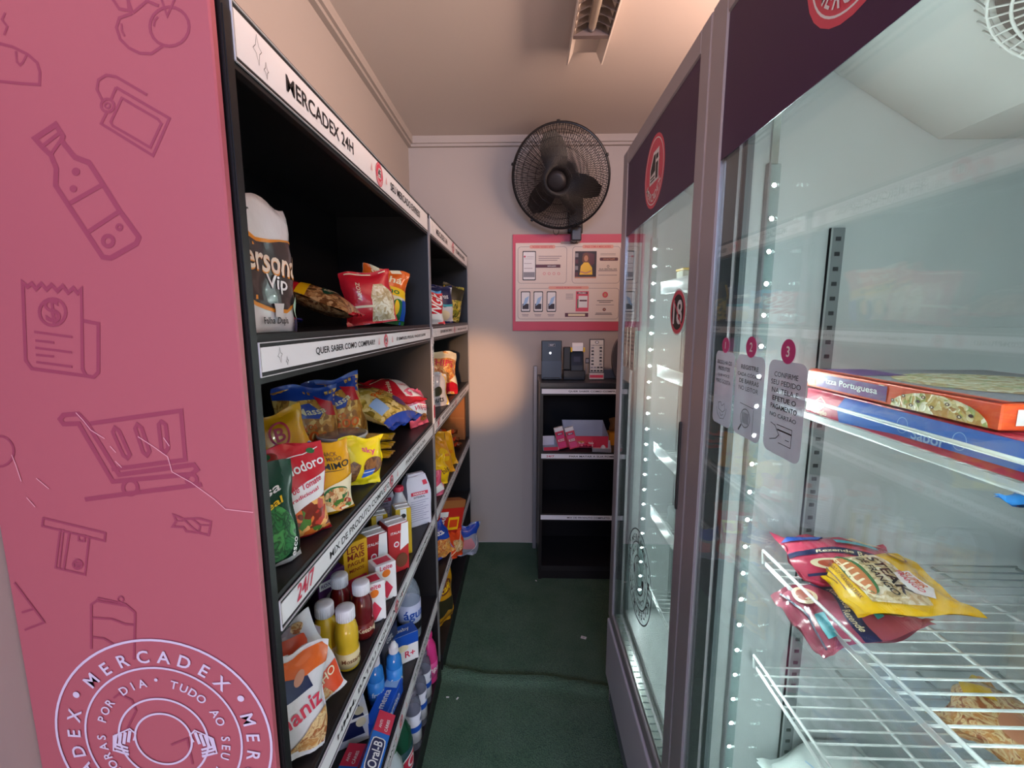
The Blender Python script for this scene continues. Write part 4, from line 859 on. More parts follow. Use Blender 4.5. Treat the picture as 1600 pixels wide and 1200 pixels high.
bag('bean_bag', 'brown bean bag with a dark green label lying left of the red grain bag', 'bag', .17, .19, .06, (-.41, 1.12, ZA + .032), (-68, 0, 100), BEAN, [('R', -.5, .72, .5, 1, FRED), ('P', [(-.5, .62), (.5, .66), (.5, .74), (-.5, .74)], FYEL), ('E', 0, .42, .36, .09, DKGREEN), ('T', 'Tradicional', 0, .42, .55, CREAM), ('P', [(-.5, .8), (.1, .84), (.5, .95), (.5, 1), (-.5, 1)], NAVY)], seed=22, crimp=FRED)
bag('grain_bag', 'red bag of grain with a clear window leaning upright on the top shelf', 'bag', .145, .15, .055, (-.435, 1.30, ZA), (-8, -7, 32), FRED, [('P', [(.0, .04), (.46, .03), (.47, .55), (.30, .72), (.12, .74), (-.02, .5)], SHELLP), ('R', -.5, .30, .05, .34, CREAM), ('T', 'ARROZ', -.22, .6, .36, CREAM, 80), ('L', [(-.4, .95), (.4, .95)], .02, CREAM)], seed=23)
bag('corn_meal_bag', 'yellow and orange bag of corn meal with green lettering behind the red grain bag', 'bag', .155, .175, .055, (-.465, 1.46, ZA), (-4, 9, 34), FCREAM, [('R', -.5, .60, .5, 1, FORG), ('P', [(-.5, .60), (.5, .48), (.5, .62), (-.5, .78)], YEL), ('T', 'Sinhá', 0, .83, .72, CREAM, -8, .13), ('T', 'Milho', .02, .62, .6, GREEN, -8, .10), ('E', .28, .26, .17, .2, GREEN), ('E', .25, .30, .06, .14, YEL), ('E', -.2, .2, .12, .08, GREEN), ('R', .38, .0, .5, .45, BLUE), ('P', [(-.5, 0), (.5, 0), (.5, .08), (-.5, .04)], GREEN)], seed=24)
# second shelf
bag('green_seasoning_bag', 'dark green bag with a leafy picture, nearest the pink board on the second shelf', 'bag', .13, .165, .035, (-.405, .645, ZB_), (-6, 0, 62), FGRN, [('E', .12, .34, .30, .26, PARS), ('T', 'Salsa', .05, .72, .5, WHITE, 12, .09), ('T', 'ideal', .12, .60, .4, YEL, 12, .07), ('P', [(-.5, .0), (.5, .0), (.5, .08), (-.5, .05)], WHITE), ('T', 'fresco', .32, .12, .3, WHITE, 70)], seed=31, kind='pouch')
bag('herb_bag', 'second dark green bag standing behind the leafy one on the second shelf', 'bag', .12, .20, .04, (-.485, .665, ZB_), (-2, 0, 70), FGRN, [('E', 0, .45, .28, .2, PARS), ('T', 'Coentro', 0, .75, .6, WHITE)], seed=32)
bag('tomato_sauce_pouch', 'red and white tomato sauce pouch with a picture of stew behind the green bag', 'pouch', .135, .172, .045, (-.412, .748, ZB_), (-5, 0, 50), FRED, [('P', [(-.49, .05), (.49, .05), (.49, .66), (.2, .60), (-.1, .47), (-.49, .42)], WHITE), ('P', [(-.49, .04), (.49, .04), (.49, .42), (.25, .38), (-.1, .26), (-.49, .20)], STEW), ('T', 'Pomodoro', .08, .74, .78, WHITE, 14, .11), ('T', 'Molho de Tomate', .06, .53, .72, REDM, 18, .07), ('T', 'Tradicional', .14, .455, .46, REDM, 18, .04), ('E', -.25, .90, .13, .07, mat('tomato_print', 'A8281E', .35)), ('E', -.25, .93, .05, .03, GREEN), ('E', .32, .92, .06, .03, GREEN), ('L', [(-.2, .84), (.2, .88), (.42, .95)], .012, WHITE)], kind='pouch', seed=33)
bag('yellow_flour_pouch', 'amber yellow pouch with bold dark lettering and a bread picture next to the tomato sauce', 'pouch', .115, .148, .045, (-.395, .852, ZB_), (-5, 0, 52), FGOLD, [('T', 'SNACK', .08, .84, .34, BROWN), ('T', 'DE MILHO', .08, .77, .46, BROWN), ('T', 'KIMIMO', .06, .67, .74, INK, 3, .09), ('L', [(-.2, .60), (.3, .61)], .01, INK), ('P', [(-.2, .10), (.48, .06), (.48, .50), (.1, .44), (-.2, .36)], CREAM), ('E', .10, .30, .26, .10, GREEN), ('E', .12, .25, .27, .13, CHEESE), ('E', .2, .14, .22, .08, STEW), ('R', -.46, .42, -.3, .52, WHITE)], kind='pouch', seed=34)
bag('biscuit_bag', 'bright yellow biscuit bag with a chocolate cookie picture, right of the amber pouch', 'bag', .112, .112, .045, (-.385, 1.00, ZB_), (-6, 8, 48), film('lemon', 'F4DC1E'), [('P', [(-.5, .02), (-.12, .02), (-.12, .42), (-.3, .5), (-.5, .38)], COOKIE), ('T', 'sky', .12, .74, .34, mat('hot_pink_print', 'E0417F', .4), -8, .15), ('E', .18, .42, .24, .20, COOKIE), ('P', [(-.02, .16), (.24, .22), (.24, .36), (-.02, .33)], mat('biscuit_blue', '2C5FC0', .4)), ('L', [(-.02, .27), (.24, .31)], .02, WHITE)], seed=35, wr=1.3)
bag('snack_stick_bag', 'yellow snack bag with a red top corner leaning behind the tomato sauce pouch', 'bag', .125, .185, .045, (-.478, .900, ZB_ + .020), (-8, -12, 50), FGOLD, [('P', [(-.5, .55), (-.14, .98), (-.5, .99)], FRED), ('P', [(-.5, .1), (-.5, .55), (-.36, .70), (-.42, .3)], FRED), ('O', .02, .78, .17, .14, .035, REDM), ('T', 'B', .02, .78, .16, REDM), ('T', 'Batatto', .14, .50, .72, WHITE, 10, .14), ('T', 'Batatto', .14, .50, .68, BLUE, 10, .12), ('E', .10, .28, .30, .14, BROWN), ('T', 'ketchup', .05, .1, .5, BLUE)], seed=36)
for i, (loc, rot, lb) in enumerate((((-.565, 1.12, ZB_), (-6, 4, 46), 'clear and blue pasta bag standing left of its twin on the second shelf'), ((-.525, 1.27, ZB_), (-4, -8, 44), 'clear and blue pasta bag standing right of its twin with a pointed blue top corner'))):
    bag('pasta_bag', lb, 'pasta', .165, .215, .075, loc, rot, PASTA, [('P', [(-.5, .86), (-.2, .80), (.1, .86), (.5, .72), (.5, 1), (-.5, 1)], FBLUE), ('P', [(-.3, .72), (0, .80), (.2, .70), (.1, .62), (-.2, .60)], FBLUE), ('P', [(.1, .9), (.4, .8), (.42, .62), (.25, .66)], FRED), ('T', 'Massa', 0, .70, .5, CREAM, 12, .08), ('T', '500', .0, .40, .5, FORG, -6, .12), ('E', .12, .22, .15, .08, PALE), ('T', 'OVOS', -.12, .5, .3, FORG, 10)], seed=41 + i, crimp=FBLUE, wr=1.6, group='blue pasta bags at the back of the second shelf')
q = MB(); q.lathe([(.042, 0), (.044, .002), (.056, .078), (.060, .080), (.061, .084), (.058, .085, mat('foil_lid', 'A9A2A4', .25, metal=.6)), (.0001, .086)], mat('cup_white', 'D8D4D0', .4), 40)
S = lambda a, b_, l: ((.0555 + l) * math.sin(a / .055), -(.0555 + l) * math.cos(a / .055), b_)
for sh, mm in ((RC(-.17, .050, .17, .074), mat('olive_band', '4C5236', .4)), (TX('margarina', .0, .062, .07, .012), WHITE), (TX('margarina', -.12, .062, .07, .012), WHITE)): q.decal(sh, S, mm, .0004, [x * .012 - .17 for x in range(30)], ())
o = q.build('margarine_tub', None, (-.475, 1.130, ZB_)); o.scale = (1.05, 1.05, 1.15); tag(o, 'round tub with a foil lid and olive band behind the bright yellow biscuit bag', 'tub')
for i in range(3):
    bag('spaghetti_pack', ['lowest yellow spaghetti pack of the stack under the large pasta bag', 'middle yellow spaghetti pack of the stack under the large pasta bag', 'topmost yellow spaghetti pack directly under the large pasta bag'][i], 'pasta', .075, .235, .022, (-.375, 1.225 + .01 * i, ZB_ + .012 + .023 * i), (-90, 0, 92 + 3 * i), food('spaghetti_contents', ['D9B056', 'CDA24A', 'E4C272'], 200, (1, .02, 1)), [('R', -.5, .02, .5, .14, FYEL), ('R', -.5, .86, .5, .98, FYEL), ('R', -.4, .4, .4, .62, CREAM)], seed=44 + i, wr=.5, group='spaghetti packs stacked on the second shelf')
bag('penne_bag', 'large see-through pasta bag with blue ends lying tilted on the yellow spaghetti packs', 'pasta', .19, .27, .085, (-.350, 1.345, ZB_ + .080), (-70, 0, 76), SPIRAL, [('P', [(-.5, .78), (-.1, .72), (.1, .84), (.5, .76), (.5, 1), (-.5, 1)], FBLUE), ('P', [(-.5, .0), (.5, 0), (.5, .1), (-.5, .14)], FBLUE), ('P', [(-.1, .72), (.15, .86), (.4, .70), (.1, .64)], FRED), ('E', .2, .28, .15, .1, PURP), ('T', 'Penne', 0, .5, .5, FORG, 20, .09), ('R', -.45, .2, -.25, .4, PALE)], seed=48, crimp=FBLUE, wr=1.8)
bag('orange_noodle_pack', 'tan and orange noodle pack lying at the back, left of the red and white pack', 'noodles', .15, .15, .035, (-.52, 1.50, ZB_ + .125), (-70, 0, 78), NOODLE, [('R', -.5, .0, .5, .3, FORG), ('T', 'LÁMEN', 0, .17, .6, NAVY, 0, .14), ('R', -.5, .92, .5, 1, FORG)], seed=51, wr=1.2)
bag('red_flour_pack', 'red and white pack lying on top of the pasta heap near the shelf joint', 'pack', .17, .18, .05, (-.405, 1.56, ZB_ + .095), (-66, 0, 60), FRED, [('P', [(.0, .15), (.46, .1), (.46, .75), (.12, .8)], WHITE), ('T', 'Farinha', -.2, .5, .45, CREAM, 60), ('T', 'TIPO 1', .24, .5, .3, REDM), ('L', [(-.45, .8), (.45, .86)], .02, CREAM)], seed=52)
bag('pink_snack_bag', 'pink and white snack bag at the shelf joint below the red and white pack', 'bag', .12, .14, .05, (-.385, 1.62, ZB_), (-14, 0, 70), FPINK, [('P', [(-.5, .3), (.5, .2), (.5, .5), (-.5, .6)], WHITE), ('T', 'WAFER', 0, .45, .7, REDM, -6), ('E', .1, .2, .2, .1, COOKIE)], seed=53, wr=1.6)
# third shelf
carton('coffee_box', 'mustard yellow box with a red framed picture at the back left of the third shelf', 'box', .10, .07, .165, (-.545, .80, ZCC), 55, mat('mustard_card', 'C29A1C', .45), [('T', 'NATURAL', 0, .86, .7, BROWN), ('R', -.34, .3, .34, .74, REDM), ('R', -.28, .34, .28, .70, CREAM), ('E', 0, .52, .17, .13, GREEN), ('E', 0, .52, .08, .07, BROWN)], right=[('R', -.3, .3, .3, .7, REDM)])
def condiment(kind, label, x, y, h, bm_, capm, art, rz=50):
    r = .0250; p = [(r * .9, 0), (r, .004), (r, h * .30), (r * .93, h * .36), (r, h * .44), (r * .97, h * .62), (r * .80, h * .74), (r * .60, h * .79), (r * .60, h * .81)]
    bottle(kind, label, 'bottle', p, bm_, (x, y, ZCC), rz, [(.0170, h * .80), (.0195, h * .805), (.0195, h * .985), (.018, h), (.008, h * 1.002), (.0001, h * 1.002)], capm, art, (r + .0003, h * .06, h * .30, mat('clear_label_' + kind, 'D9C79A' if kind == 'mustard_bottle' else '7A1D1C', .35)))
CAPW = mat('white_cap', 'E4E2E8', .35); MUS = mat('mustard', 'D8B02A', .22, coat=.5); KET = mat('ketchup', '641016', .18, coat=.6)
condiment('mustard_bottle', 'mustard bottle with white cap, left of the two, behind the snack bags', -.435, .888, .140, MUS, CAPW, [('T', 'Mostarda', 0, .5, 1.0, BROWN)])
condiment('mustard_bottle', 'mustard bottle with white cap, right of the two, touching the ketchup', -.385, .879, .138, MUS, CAPW, [('T', 'Mostarda', 0, .5, 1.0, BROWN)])
condiment('ketchup_bottle', 'dark red ketchup bottle with white cap, left of the two and further back', -.445, .994, .142, KET, CAPW, [('T', 'Ketchup', 0, .5, 1.0, CREAM)])
condiment('ketchup_bottle', 'dark red ketchup bottle with white cap, right of the two, by the shelf edge', -.385, .973, .138, KET, CAPW, [('T', 'Ketchup', 0, .5, 1.0, CREAM), ('E', .6, .4, .3, .3, CREAM)])
bag('corn_pouch', 'white and orange pouch with green handle print leaning before the mustard bottles', 'pouch', .12, .170, .035, (-.388, .752, ZCC), (-16, -20, 40), FW, [('P', [(-.49, .45), (-.1, .52), (-.12, .80), (-.49, .70)], FORG), ('P', [(-.49, .04), (.49, .06), (.49, .34), (0, .30), (-.49, .22)], mat('orange_red_print', 'D9481E', .35)), ('P', [(-.4, .04), (.3, .05), (.2, .18), (-.3, .15)], CHEESE), ('O', .12, .66, .10, .13, .045, GREEN), ('T', 'Quero', .12, .44, .66, DKGREEN, 12, .13), ('T', 'MILHO', .18, .26, .5, CREAM, 8), ('E', .42, .50, .06, .04, REDM), ('E', .15, .90, .2, .07, CHEESE)], kind='pouch', seed=61)
bag('bread_snack_bag', 'white bag with red script lettering, front left corner of the third shelf', 'bag', .135, .170, .05, (-.395, .643, ZCC), (-18, 12, 48), FW, [('P', [(-.5, .62), (.5, .80), (.5, .98), (-.5, .92)], FORG), ('P', [(-.45, .70), (-.1, .80), (.2, .74), (.3, .62), (-.1, .58)], NAVY), ('E', .08, .76, .07, .07, SKIN), ('T', 'Ananiz', .0, .44, .84, REDM, 14, .16), ('P', [(-.1, .04), (.48, .04), (.48, .40), (.2, .30)], CHEESE), ('E', -.36, .78, .12, .08, CREAM)], seed=62, wr=1.5)
bag('pink_sweet_bag', 'pinkish clear bag crumpled behind the bag with red script lettering', 'bag', .13, .165, .05, (-.46, .695, ZCC + .01), (-10, 22, 50), clear_mat('clear_film', 'D8C8D4', .45, 'C9B8C4'), [('P', [(-.2, .5), (.5, .55), (.5, .9), (-.2, .9)], mat('orange_red_print', 'D9481E', .35)), ('T', 'Doce', .1, .7, .5, WHITE)], seed=63, wr=2)
carton('purple_box', 'purple box with a light picture behind the ketchup bottles', 'box', .075, .045, .125, (-.50, 1.045, ZCC), 55, mat('purple_card', '4F2560', .45), [('R', -.45, .7, .45, .86, WHITE), ('T', 'ROXINHO', 0, .78, .8, PURP), ('E', .05, .42, .35, .2, GREYP), ('E', .05, .42, .2, .12, WHITE)])
carton('promo_box', 'yellow promotion box with dark red capital lettering between the ketchup and the red cartons', 'box', .07, .03, .165, (-.46, 1.12, ZCC), 50, mat('promo_card', 'E6AE1C', .45), [('T', 'LEVE', 0, .88, .7, mat('dark_red_print', '8C1E14', .45)), ('T', 'MAIS', 0, .76, .7, mat('dark_red_print', '8C1E14', .45)), ('T', 'PAGUE', 0, .64, .7, mat('dark_red_print', '8C1E14', .45)), ('T', 'MENOS', 0, .53, .6, mat('dark_red_print', '8C1E14', .45)), ('R', -.4, .1, .4, .4, REDM)])
def drink(label, x, y, h, rz, col, seed, grp, name='chocolate_drink_carton', w=.062, d=.045, fr=None):
    b = MB(); m = mat('drink_' + col, col, .35)
    b.rbox(-w / 2, w / 2, -d / 2, d / 2, 0, h, m, .001, 1); b.prism([(-w / 2 + .001, h - .0005), (w / 2 - .001, h - .0005), (w / 2 - .006, h + .0035), (-w / 2 + .006, h + .0035)], -d / 2 + .004, d / 2 - .004, WHITE, lambda p, a: (p[0], a, p[1])); b.box(-w / 2 + .004, w / 2 - .004, -.001, .001, h + .003, h + .007, WHITE)
    b.art(lay(fr, w, h), face((0, -d / 2, 0), (1, 0, 0), (0, 0, 1), (0, -1, 0))); b.art(lay([('P', [(-.5, .52), (-.1, .50), (.3, .62), (.5, .9), (.5, 1), (-.5, 1)], WHITE), ('T', 'Italac', -.1, .80, .6, INK, 8), ('E', .1, .25, .32, .16, BROWN), ('E', .1, .28, .22, .08, CREAM)] if 'red' in label else [('R', -.5, .7, .5, .78, WHITE), ('E', 0, .85, .2, .07, INK)], d, h), face((w / 2, 0, 0), (0, 1, 0), (0, 0, 1), (1, 0, 0)))
    return tag(b.build(name, None, (x, y, ZCC), (0, 0, R(rz))), label, 'carton', grp)
FRc = [('T', 'ITALAC', -.1, .84, .55, WHITE), ('P', [(.05, .45), (.5, .55), (.5, 1), (.15, 1)], WHITE), ('E', -.12, .60, .13, .06, WHITE), ('E', -.12, .60, .09, .035, REDM), ('E', .12, .24, .3, .15, BROWN)]
drink('red chocolate drink carton with white flap, left of the pair and further back', -.435, 1.195, .152, 42, 'A32029', 1, 'red drink cartons on the third shelf', fr=FRc, w=.066, d=.06)
drink('red chocolate drink carton with white flap, right of the pair at the shelf edge', -.392, 1.268, .150, 42, 'B8252B', 2, 'red drink cartons on the third shelf', fr=FRc, w=.064, d=.06)
for i, (x, y) in enumerate(((-.455, 1.315), (-.395, 1.365))):
    drink(['slim yellow carton with white stripe behind the left red drink carton', 'slim yellow carton with white stripe behind the right red drink carton'][i], x, y, .155, 30, 'C9A51E', 3 + i, 'yellow cartons on the third shelf', 'cream_carton', .05, .05, [('R', -.2, .0, .2, 1, WHITE), ('E', .0, .85, .17, .05, INK), ('T', 'LEITE', 0, .6, .4, REDM, 90)])
for i, (x, y, rz) in enumerate(((-.385, 1.035, 38), (-.384, 1.125, 42))):
    carton('milk_cream_box', ['small white and red patterned box, nearer one of the pair by the ketchup', 'small white and red patterned box, farther one of the pair by the red cartons'][i], 'box', .058, .05, .105, (x, y, ZCC), rz, WHITE, [('P', [(0, .05), (.3, .3), (0, .55), (-.3, .3)], REDM), ('E', 0, .75, .2, .1, ORNG), ('T', 'Leite', 0, .92, .6, REDM)], right=[('R', -.35, .1, .35, .5, REDM), ('E', 0, .72, .2, .1, YEL), ('T', 'MOÇA', 0, .9, .6, REDM)], top=[('R', -.35, .2, .35, .8, REDM)], group='small white and red boxes on the third shelf')
q = MB()
bottle('milk_bottle', 'white plastic milk bottle with red cap behind the yellow cartons', 'bottle', [(.030, 0), (.032, .004), (.032, .10), (.029, .125), (.020, .150), (.0135, .165), (.0135, .176)], mat('milk_plastic', 'CFCBD2', .35), (-.425, 1.445, ZCC), 40, flipcap(.0165, .175, .016), REDM, [('T', 'LEITE', 0, .5, 1.1, REDM), ('E', .9, .3, .3, .1, INK)], (.0325, .02, .09, mat('milk_label', 'C9C4CB', .4)))
def flourbag(label, x, y, rz, h=.185, w=.088, d=.062):
    b = MB(); bm = bmesh.new(); bmesh.ops.create_cube(bm, size=1); bmesh.ops.subdivide_edges(bm, edges=bm.edges[:], cuts=9, use_grid_fill=True)
    def sh(x, y, z):
        Z = (z + .5) * h; t = max(0, (z - .22) / .28); X = x * w * (1 - .24 * t * t) * (1 + .05 * math.cos(z * 3)); Y = y * d * (1 - .55 * t) * (1 + .10 * math.cos(z * 3) * (1 - abs(x)))
        n = .0022 * math.sin(x * 7 + z * 12) * (.5 + t); return (X + n * y, Y + n, Z + (.006 * x * t))
    for p in bm.verts: p.co = sh(*p.co)
    b.bm(bm, mat('paper_sack', 'CFCBDA', .55, bump=.3, bscale=25), smooth=False); us = [w * (i / 10 - .5) for i in range(11)]; vv = [h * i / 10 for i in range(11)]
    def S(a, q_, l): X, Y, Z = sh(a / w, -.5, q_ / h - .5); return (X, Y - l - .0006, Z)
    GL = mat('sack_print', '8A86A6', .5)
    a = [('R', -.36, .64, .36, .71, REDM), ('T', 'FARINHA', 0, .675, .5, WHITE), ('T', 'INTEGRAL', 0, .60, .5, INK), ('R', .2, .82, .42, .9, REDM)] + [('R', -.38, .52 - .045 * k, .38 - .12 * (k % 3), .53 - .045 * k, GL) for k in range(10)]
    for i, (s_, mm) in enumerate(lay(a, w, h)): b.decal(s_, S, mm, .0006 + .0003 * min(i, 3), us, vv)
    b.rbox(-w * .36, w * .36, -.008, .010, h - .004, h + .008, mat('paper_sack', 'CFCBDA', .55), .002, 1)
    return tag(b.build('flour_bag', None, (x, y, ZCC), (0, 0, R(rz))), label, 'flour', 'white paper flour bags on the third shelf')
flourbag('white paper flour bag standing at the right end of the third shelf by the joint', -.400, 1.575, 38)
flourbag('white paper flour bag at the back, left of the milk bottle, partly hidden', -.515, 1.50, 40)
flourbag('white paper flour bag deepest inside the third shelf behind the promotion box', -.575, 1.24, 45, .15)
q = MB(); q.lathe([(.04, 0), (.042, .003), (.042, .10), (.040, .104)], mat('dark_jar', '2E2B30', .2), 28); q.decal(EL(0, .06, .03, .03), cyl_surf(.0422), mat('jar_picture', '6F7A62', .4), .0004, [x * .006 - .03 for x in range(11)], ())
o = q.build('dark_tin', None, (-.56, 1.13, ZCC)); tag(o, 'dark round tin with a greenish picture at the back of the third shelf', 'tin')
# fourth shelf
CLW = clear_mat('clear_bottle', 'DCE6F0', .28, 'CFDBEA'); LBLW = mat('water_label', 'BFC4E0', .35)
b = MB(); pr = [(.036, 0), (.040, .006), (.040, .03), (.038, .035), (.040, .04), (.040, .07), (.038, .075), (.040, .08), (.040, .135), (.037, .14), (.040, .146), (.038, .17), (.028, .20), (.014, .222), (.0135, .232)]
bottle('water_bottle', 'large clear water bottle with lilac label at the far end of the fourth shelf', 'bottle', pr, CLW, (-.402, 1.44, ZD), 45, flipcap(.016, .232, .014), mat('blue_cap', '3C62B8', .4), [('T', 'água', 0, .6, 1.0, BLUE), ('R', -1.4, 0, 1.4, .3, INK)], (.0408, .04, .135, LBLW))
carton('baby_care_box', 'blue and white carton with a pale round picture in front of the water bottle', 'box', .085, .05, .10, (-.395, 1.33, ZD), 35, WHITE, [('R', -.5, .62, .5, 1, BLUE), ('E', -.15, .55, .25, .12, CREAM), ('T', 'R+', .15, .3, .4, REDM)], top=[('R', -.5, 0, .5, 1, BLUE), ('T', 'baby', 0, .5, .5, WHITE)], sidemat=PALE)
carton('razor_card', 'thin dark upright pack with silver edge behind the blue mouthwash bottles', 'pack', .10, .012, .15, (-.425, 1.27, ZD), 78, mat('dark_card', '23273A', .35), [('R', -.44, .05, .44, .95, mat('slate_card', '3A4058', .35)), ('T', 'GEL', 0, .8, .4, WHITE), ('R', -.35, .2, .35, .6, INK)])
BL2 = mat('mouthwash_blue', '2F7FCF', .15, coat=.6)
for i, (x, y, lb) in enumerate(((-.428, 1.155, 'blue bottle with white nozzle, middle of the three on the fourth shelf'), (-.388, 1.205, 'blue bottle with white nozzle, rightmost of the three at the shelf edge'), (-.470, 1.10, 'blue bottle with white nozzle, leftmost of the three and mostly hidden'))):
    bottle('glue_bottle', lb, 'bottle', [(.020, 0), (.022, .004), (.023, .09), (.021, .112), (.013, .122), (.012, .126)], BL2, (x, y, ZD), 40, [(.0125, .124), (.0135, .128), (.012, .146), (.006, .158), (.0001, .160)], CAPW, [('T', 'fresh', 0, .4, .9, WHITE)], (.0234, .02, .08, mat('blue_label', '3F8FDC', .3)), group='blue bottles with white nozzles')
carton('blue_toothpaste_outer', 'deep blue carton lying below the blue bottles at the edge of the fourth shelf', 'box', .16, .05, .045, (-.392, 1.12, ZD), 86, mat('deep_blue_card', '1C55C4', .35), [('T', 'Sorriso', 0, .5, .6, WHITE)], top=[('T', 'menta', 0, .5, .4, WHITE), ('R', .25, .1, .45, .9, PALE)])
carton('soap_pack', 'white and navy soap pack with a cream round emblem set back on the fourth shelf', 'box', .11, .07, .075, (-.475, 1.045, ZD), 30, WHITE, [('P', [(-.3, .3), (.4, .3), (.3, .9), (-.1, .9)], NAVY), ('E', .32, .8, .12, .18, CREAM), ('L', [(-.45, .2), (-.1, .6), (.0, .95)], .03, GREYP)], top=[('P', [(-.3, .0), (.4, .0), (.3, .9), (-.1, .9)], NAVY), ('E', .3, .3, .12, .2, CREAM)])
OB = [('R', -.5, .0, .5, 1, mat('oral_blue', '1E6FC8', .3)), ('R', .18, .0, .5, 1, REDM), ('T', 'ANTI', .30, .68, .12, WHITE), ('T', 'CÁRIES', .30, .32, .18, WHITE), ('P', [(-.36, .28), (-.34, .14), (-.28, .10), (.02, .10), (.08, .14), (.10, .28), (.10, .72), (.08, .86), (.02, .9), (-.28, .9), (-.34, .86), (-.36, .72)], WHITE), ('P', [(-.345, .3), (-.33, .2), (-.28, .15), (.02, .15), (.07, .2), (.085, .3), (.085, .7), (.07, .8), (.02, .85), (-.28, .85), (-.33, .8), (-.345, .7)], NAVY), ('T', 'Oral-B', -.13, .5, .36, WHITE, 0, .5), ('T', 'Oral-B', -.43, .5, .16, WHITE, 90)]
OBm = mat('oral_blue', '1E6FC8', .3)
carton('toothpaste_box', 'blue and red toothpaste box on top of its twin, nearest the shelf edge', 'toothpaste', .185, .045, .036, (-.372, .955, ZD + .04), (24, 0, 92), OBm, OB, top=OB, group='blue and red toothpaste boxes')
carton('toothpaste_box', 'blue and red toothpaste box under its twin and further inside the fourth shelf', 'toothpaste', .185, .045, .036, (-.425, .90, ZD), (0, 0, 88), OBm, OB, top=OB, group='blue and red toothpaste boxes')
carton('pink_soap_box', 'short blue box with pink band below the toothpaste boxes at the near shelf edge', 'box', .09, .045, .036, (-.375, .80, ZD), 90, OBm, [('R', -.5, .0, .5, .3, PINK), ('T', 'Oral-B', 0, .65, .6, WHITE)], top=[('T', 'Oral-B', 0, .6, .6, WHITE), ('R', -.5, 0, .5, .2, PINK)])
# bottom deck
DEOB = [(.026, 0), (.028, .004), (.028, .15), (.024, .17), (.014, .182), (.013, .19)]
for i, (x, y, lb) in enumerate(((-.368, 1.475, 'clear bottle with white label on the bottom deck, farthest of the three'), (-.365, 1.385, 'clear bottle with white label on the bottom deck, middle of the three'), (-.365, 1.300, 'clear bottle with white label on the bottom deck, nearest of the three'))):
    bottle('spirit_bottle', lb, 'bottle', DEOB, clear_mat('clear_grey_bottle', 'B9BBC8', .3, '9A9CAA'), (x, y, ZE), 60, flipcap(.0155, .188, .014), mat('smoke_cap', '6C6A78', .3), [('R', -1.2, .4, 1.2, .6, BLUE), ('T', 'álcool', .5, .8, .9, NAVY)], (.0286, .03, .13, mat('cleaner_label', 'D5D8E6', .35)), group='clear bottles on the bottom deck')
bottle('pink_cleaner_bottle', 'hot pink bottle on the bottom deck beside the shelf joint', 'bottle', [(.032, 0), (.035, .005), (.036, .10), (.030, .15), (.018, .175), (.015, .185)], mat('hot_pink_plastic', 'D93A86', .25, coat=.3), (-.372, 1.575, ZE), 40, flipcap(.018, .184, .02), mat('hot_pink_plastic', 'D93A86', .25), [('T', 'limpa', 0, .5, .9, WHITE)], (.0365, .03, .09, mat('pink_label', 'E0529A', .35)))
bottle('green_cleaner_bottle', 'large dark green cleaner bottle with red oval mark on the bottom deck', 'bottle', [(.044, 0), (.048, .006), (.048, .13), (.044, .17), (.026, .205), (.018, .215)], mat('green_plastic', '174A34', .2, coat=.4), (-.385, 1.185, ZE), 62, flipcap(.021, .214, .03), mat('grey_green_cap', '9FB0AC', .4), [('E', .3, .55, .62, .3, WHITE), ('E', .3, .55, .55, .25, REDM), ('T', 'Olá', .3, .55, .7, WHITE), ('R', -1.3, .05, 1.3, .2, NAVY)], (.0486, .03, .13, mat('green_label', '0F3A44', .3)))
bottle('white_cleaner_bottle', 'pale grey cleaner bottle beside the large green one on the bottom deck', 'bottle', [(.036, 0), (.039, .005), (.039, .12), (.032, .17), (.018, .20), (.016, .21)], mat('pale_plastic', 'AEBCBE', .35), (-.372, 1.085, ZE), 60, flipcap(.018, .208, .02), GREEN, [('T', 'pinho', 0, .5, .9, GREEN)], (.0396, .03, .11, mat('navy_label', '1D2440', .3)))

# ---------------------------------------------------------------- goods on the far unit
bag('red_sugar_bag', 'red bag with white lettering at the near end of the far unit top shelf', 'bag', .13, .135, .06, (-.40, 1.93, ZA), (-4, 0, 40), FRED, [('P', [(-.5, .0), (.5, .0), (.5, .35), (-.5, .25)], WHITE), ('T', 'ANGE', .1, .55, .9, WHITE, 75, .5), ('T', 'sal', -.2, .2, .3, REDM)], seed=71)
bag('light_blue_bag', 'small light blue bag between the red and the navy bags on the far top shelf', 'bag', .09, .155, .05, (-.43, 2.14, ZA), 40, film('sky_blue', '4FA3DC'), [('R', -.5, 0, .5, .45, WHITE), ('E', 0, .7, .25, .1, WHITE)], seed=72)
bag('navy_white_bag', 'navy and white rice bag on the far unit top shelf', 'bag', .14, .19, .06, (-.42, 2.30, ZA), (-4, 0, 40), FW, [('P', [(-.5, .5), (0, .42), (.5, .5), (.5, 1), (-.5, 1)], NAVY), ('R', -.5, .44, .5, .50, TEAL), ('T', 'arroz', 0, .7, .5, WHITE), ('E', 0, .2, .3, .14, CREAM)], seed=73, crimp=film('navy', '1B2350'))
bag('yellow_green_bag', 'yellow and dark green bag at the far end of the far unit top shelf', 'bag', .14, .20, .06, (-.43, 2.55, ZA), (-4, 14, 35), food('yellow_bean_contents', ['8C8A2E', 'C2A834', '5E5A22', 'D9C15A'], 80), [('P', [(-.5, .55), (.5, .6), (.5, 1), (-.5, 1)], mat('dark_olive', '33301C', .4)), ('L', [(-.46, .1), (-.46, .9)], .04, YEL)], seed=74)
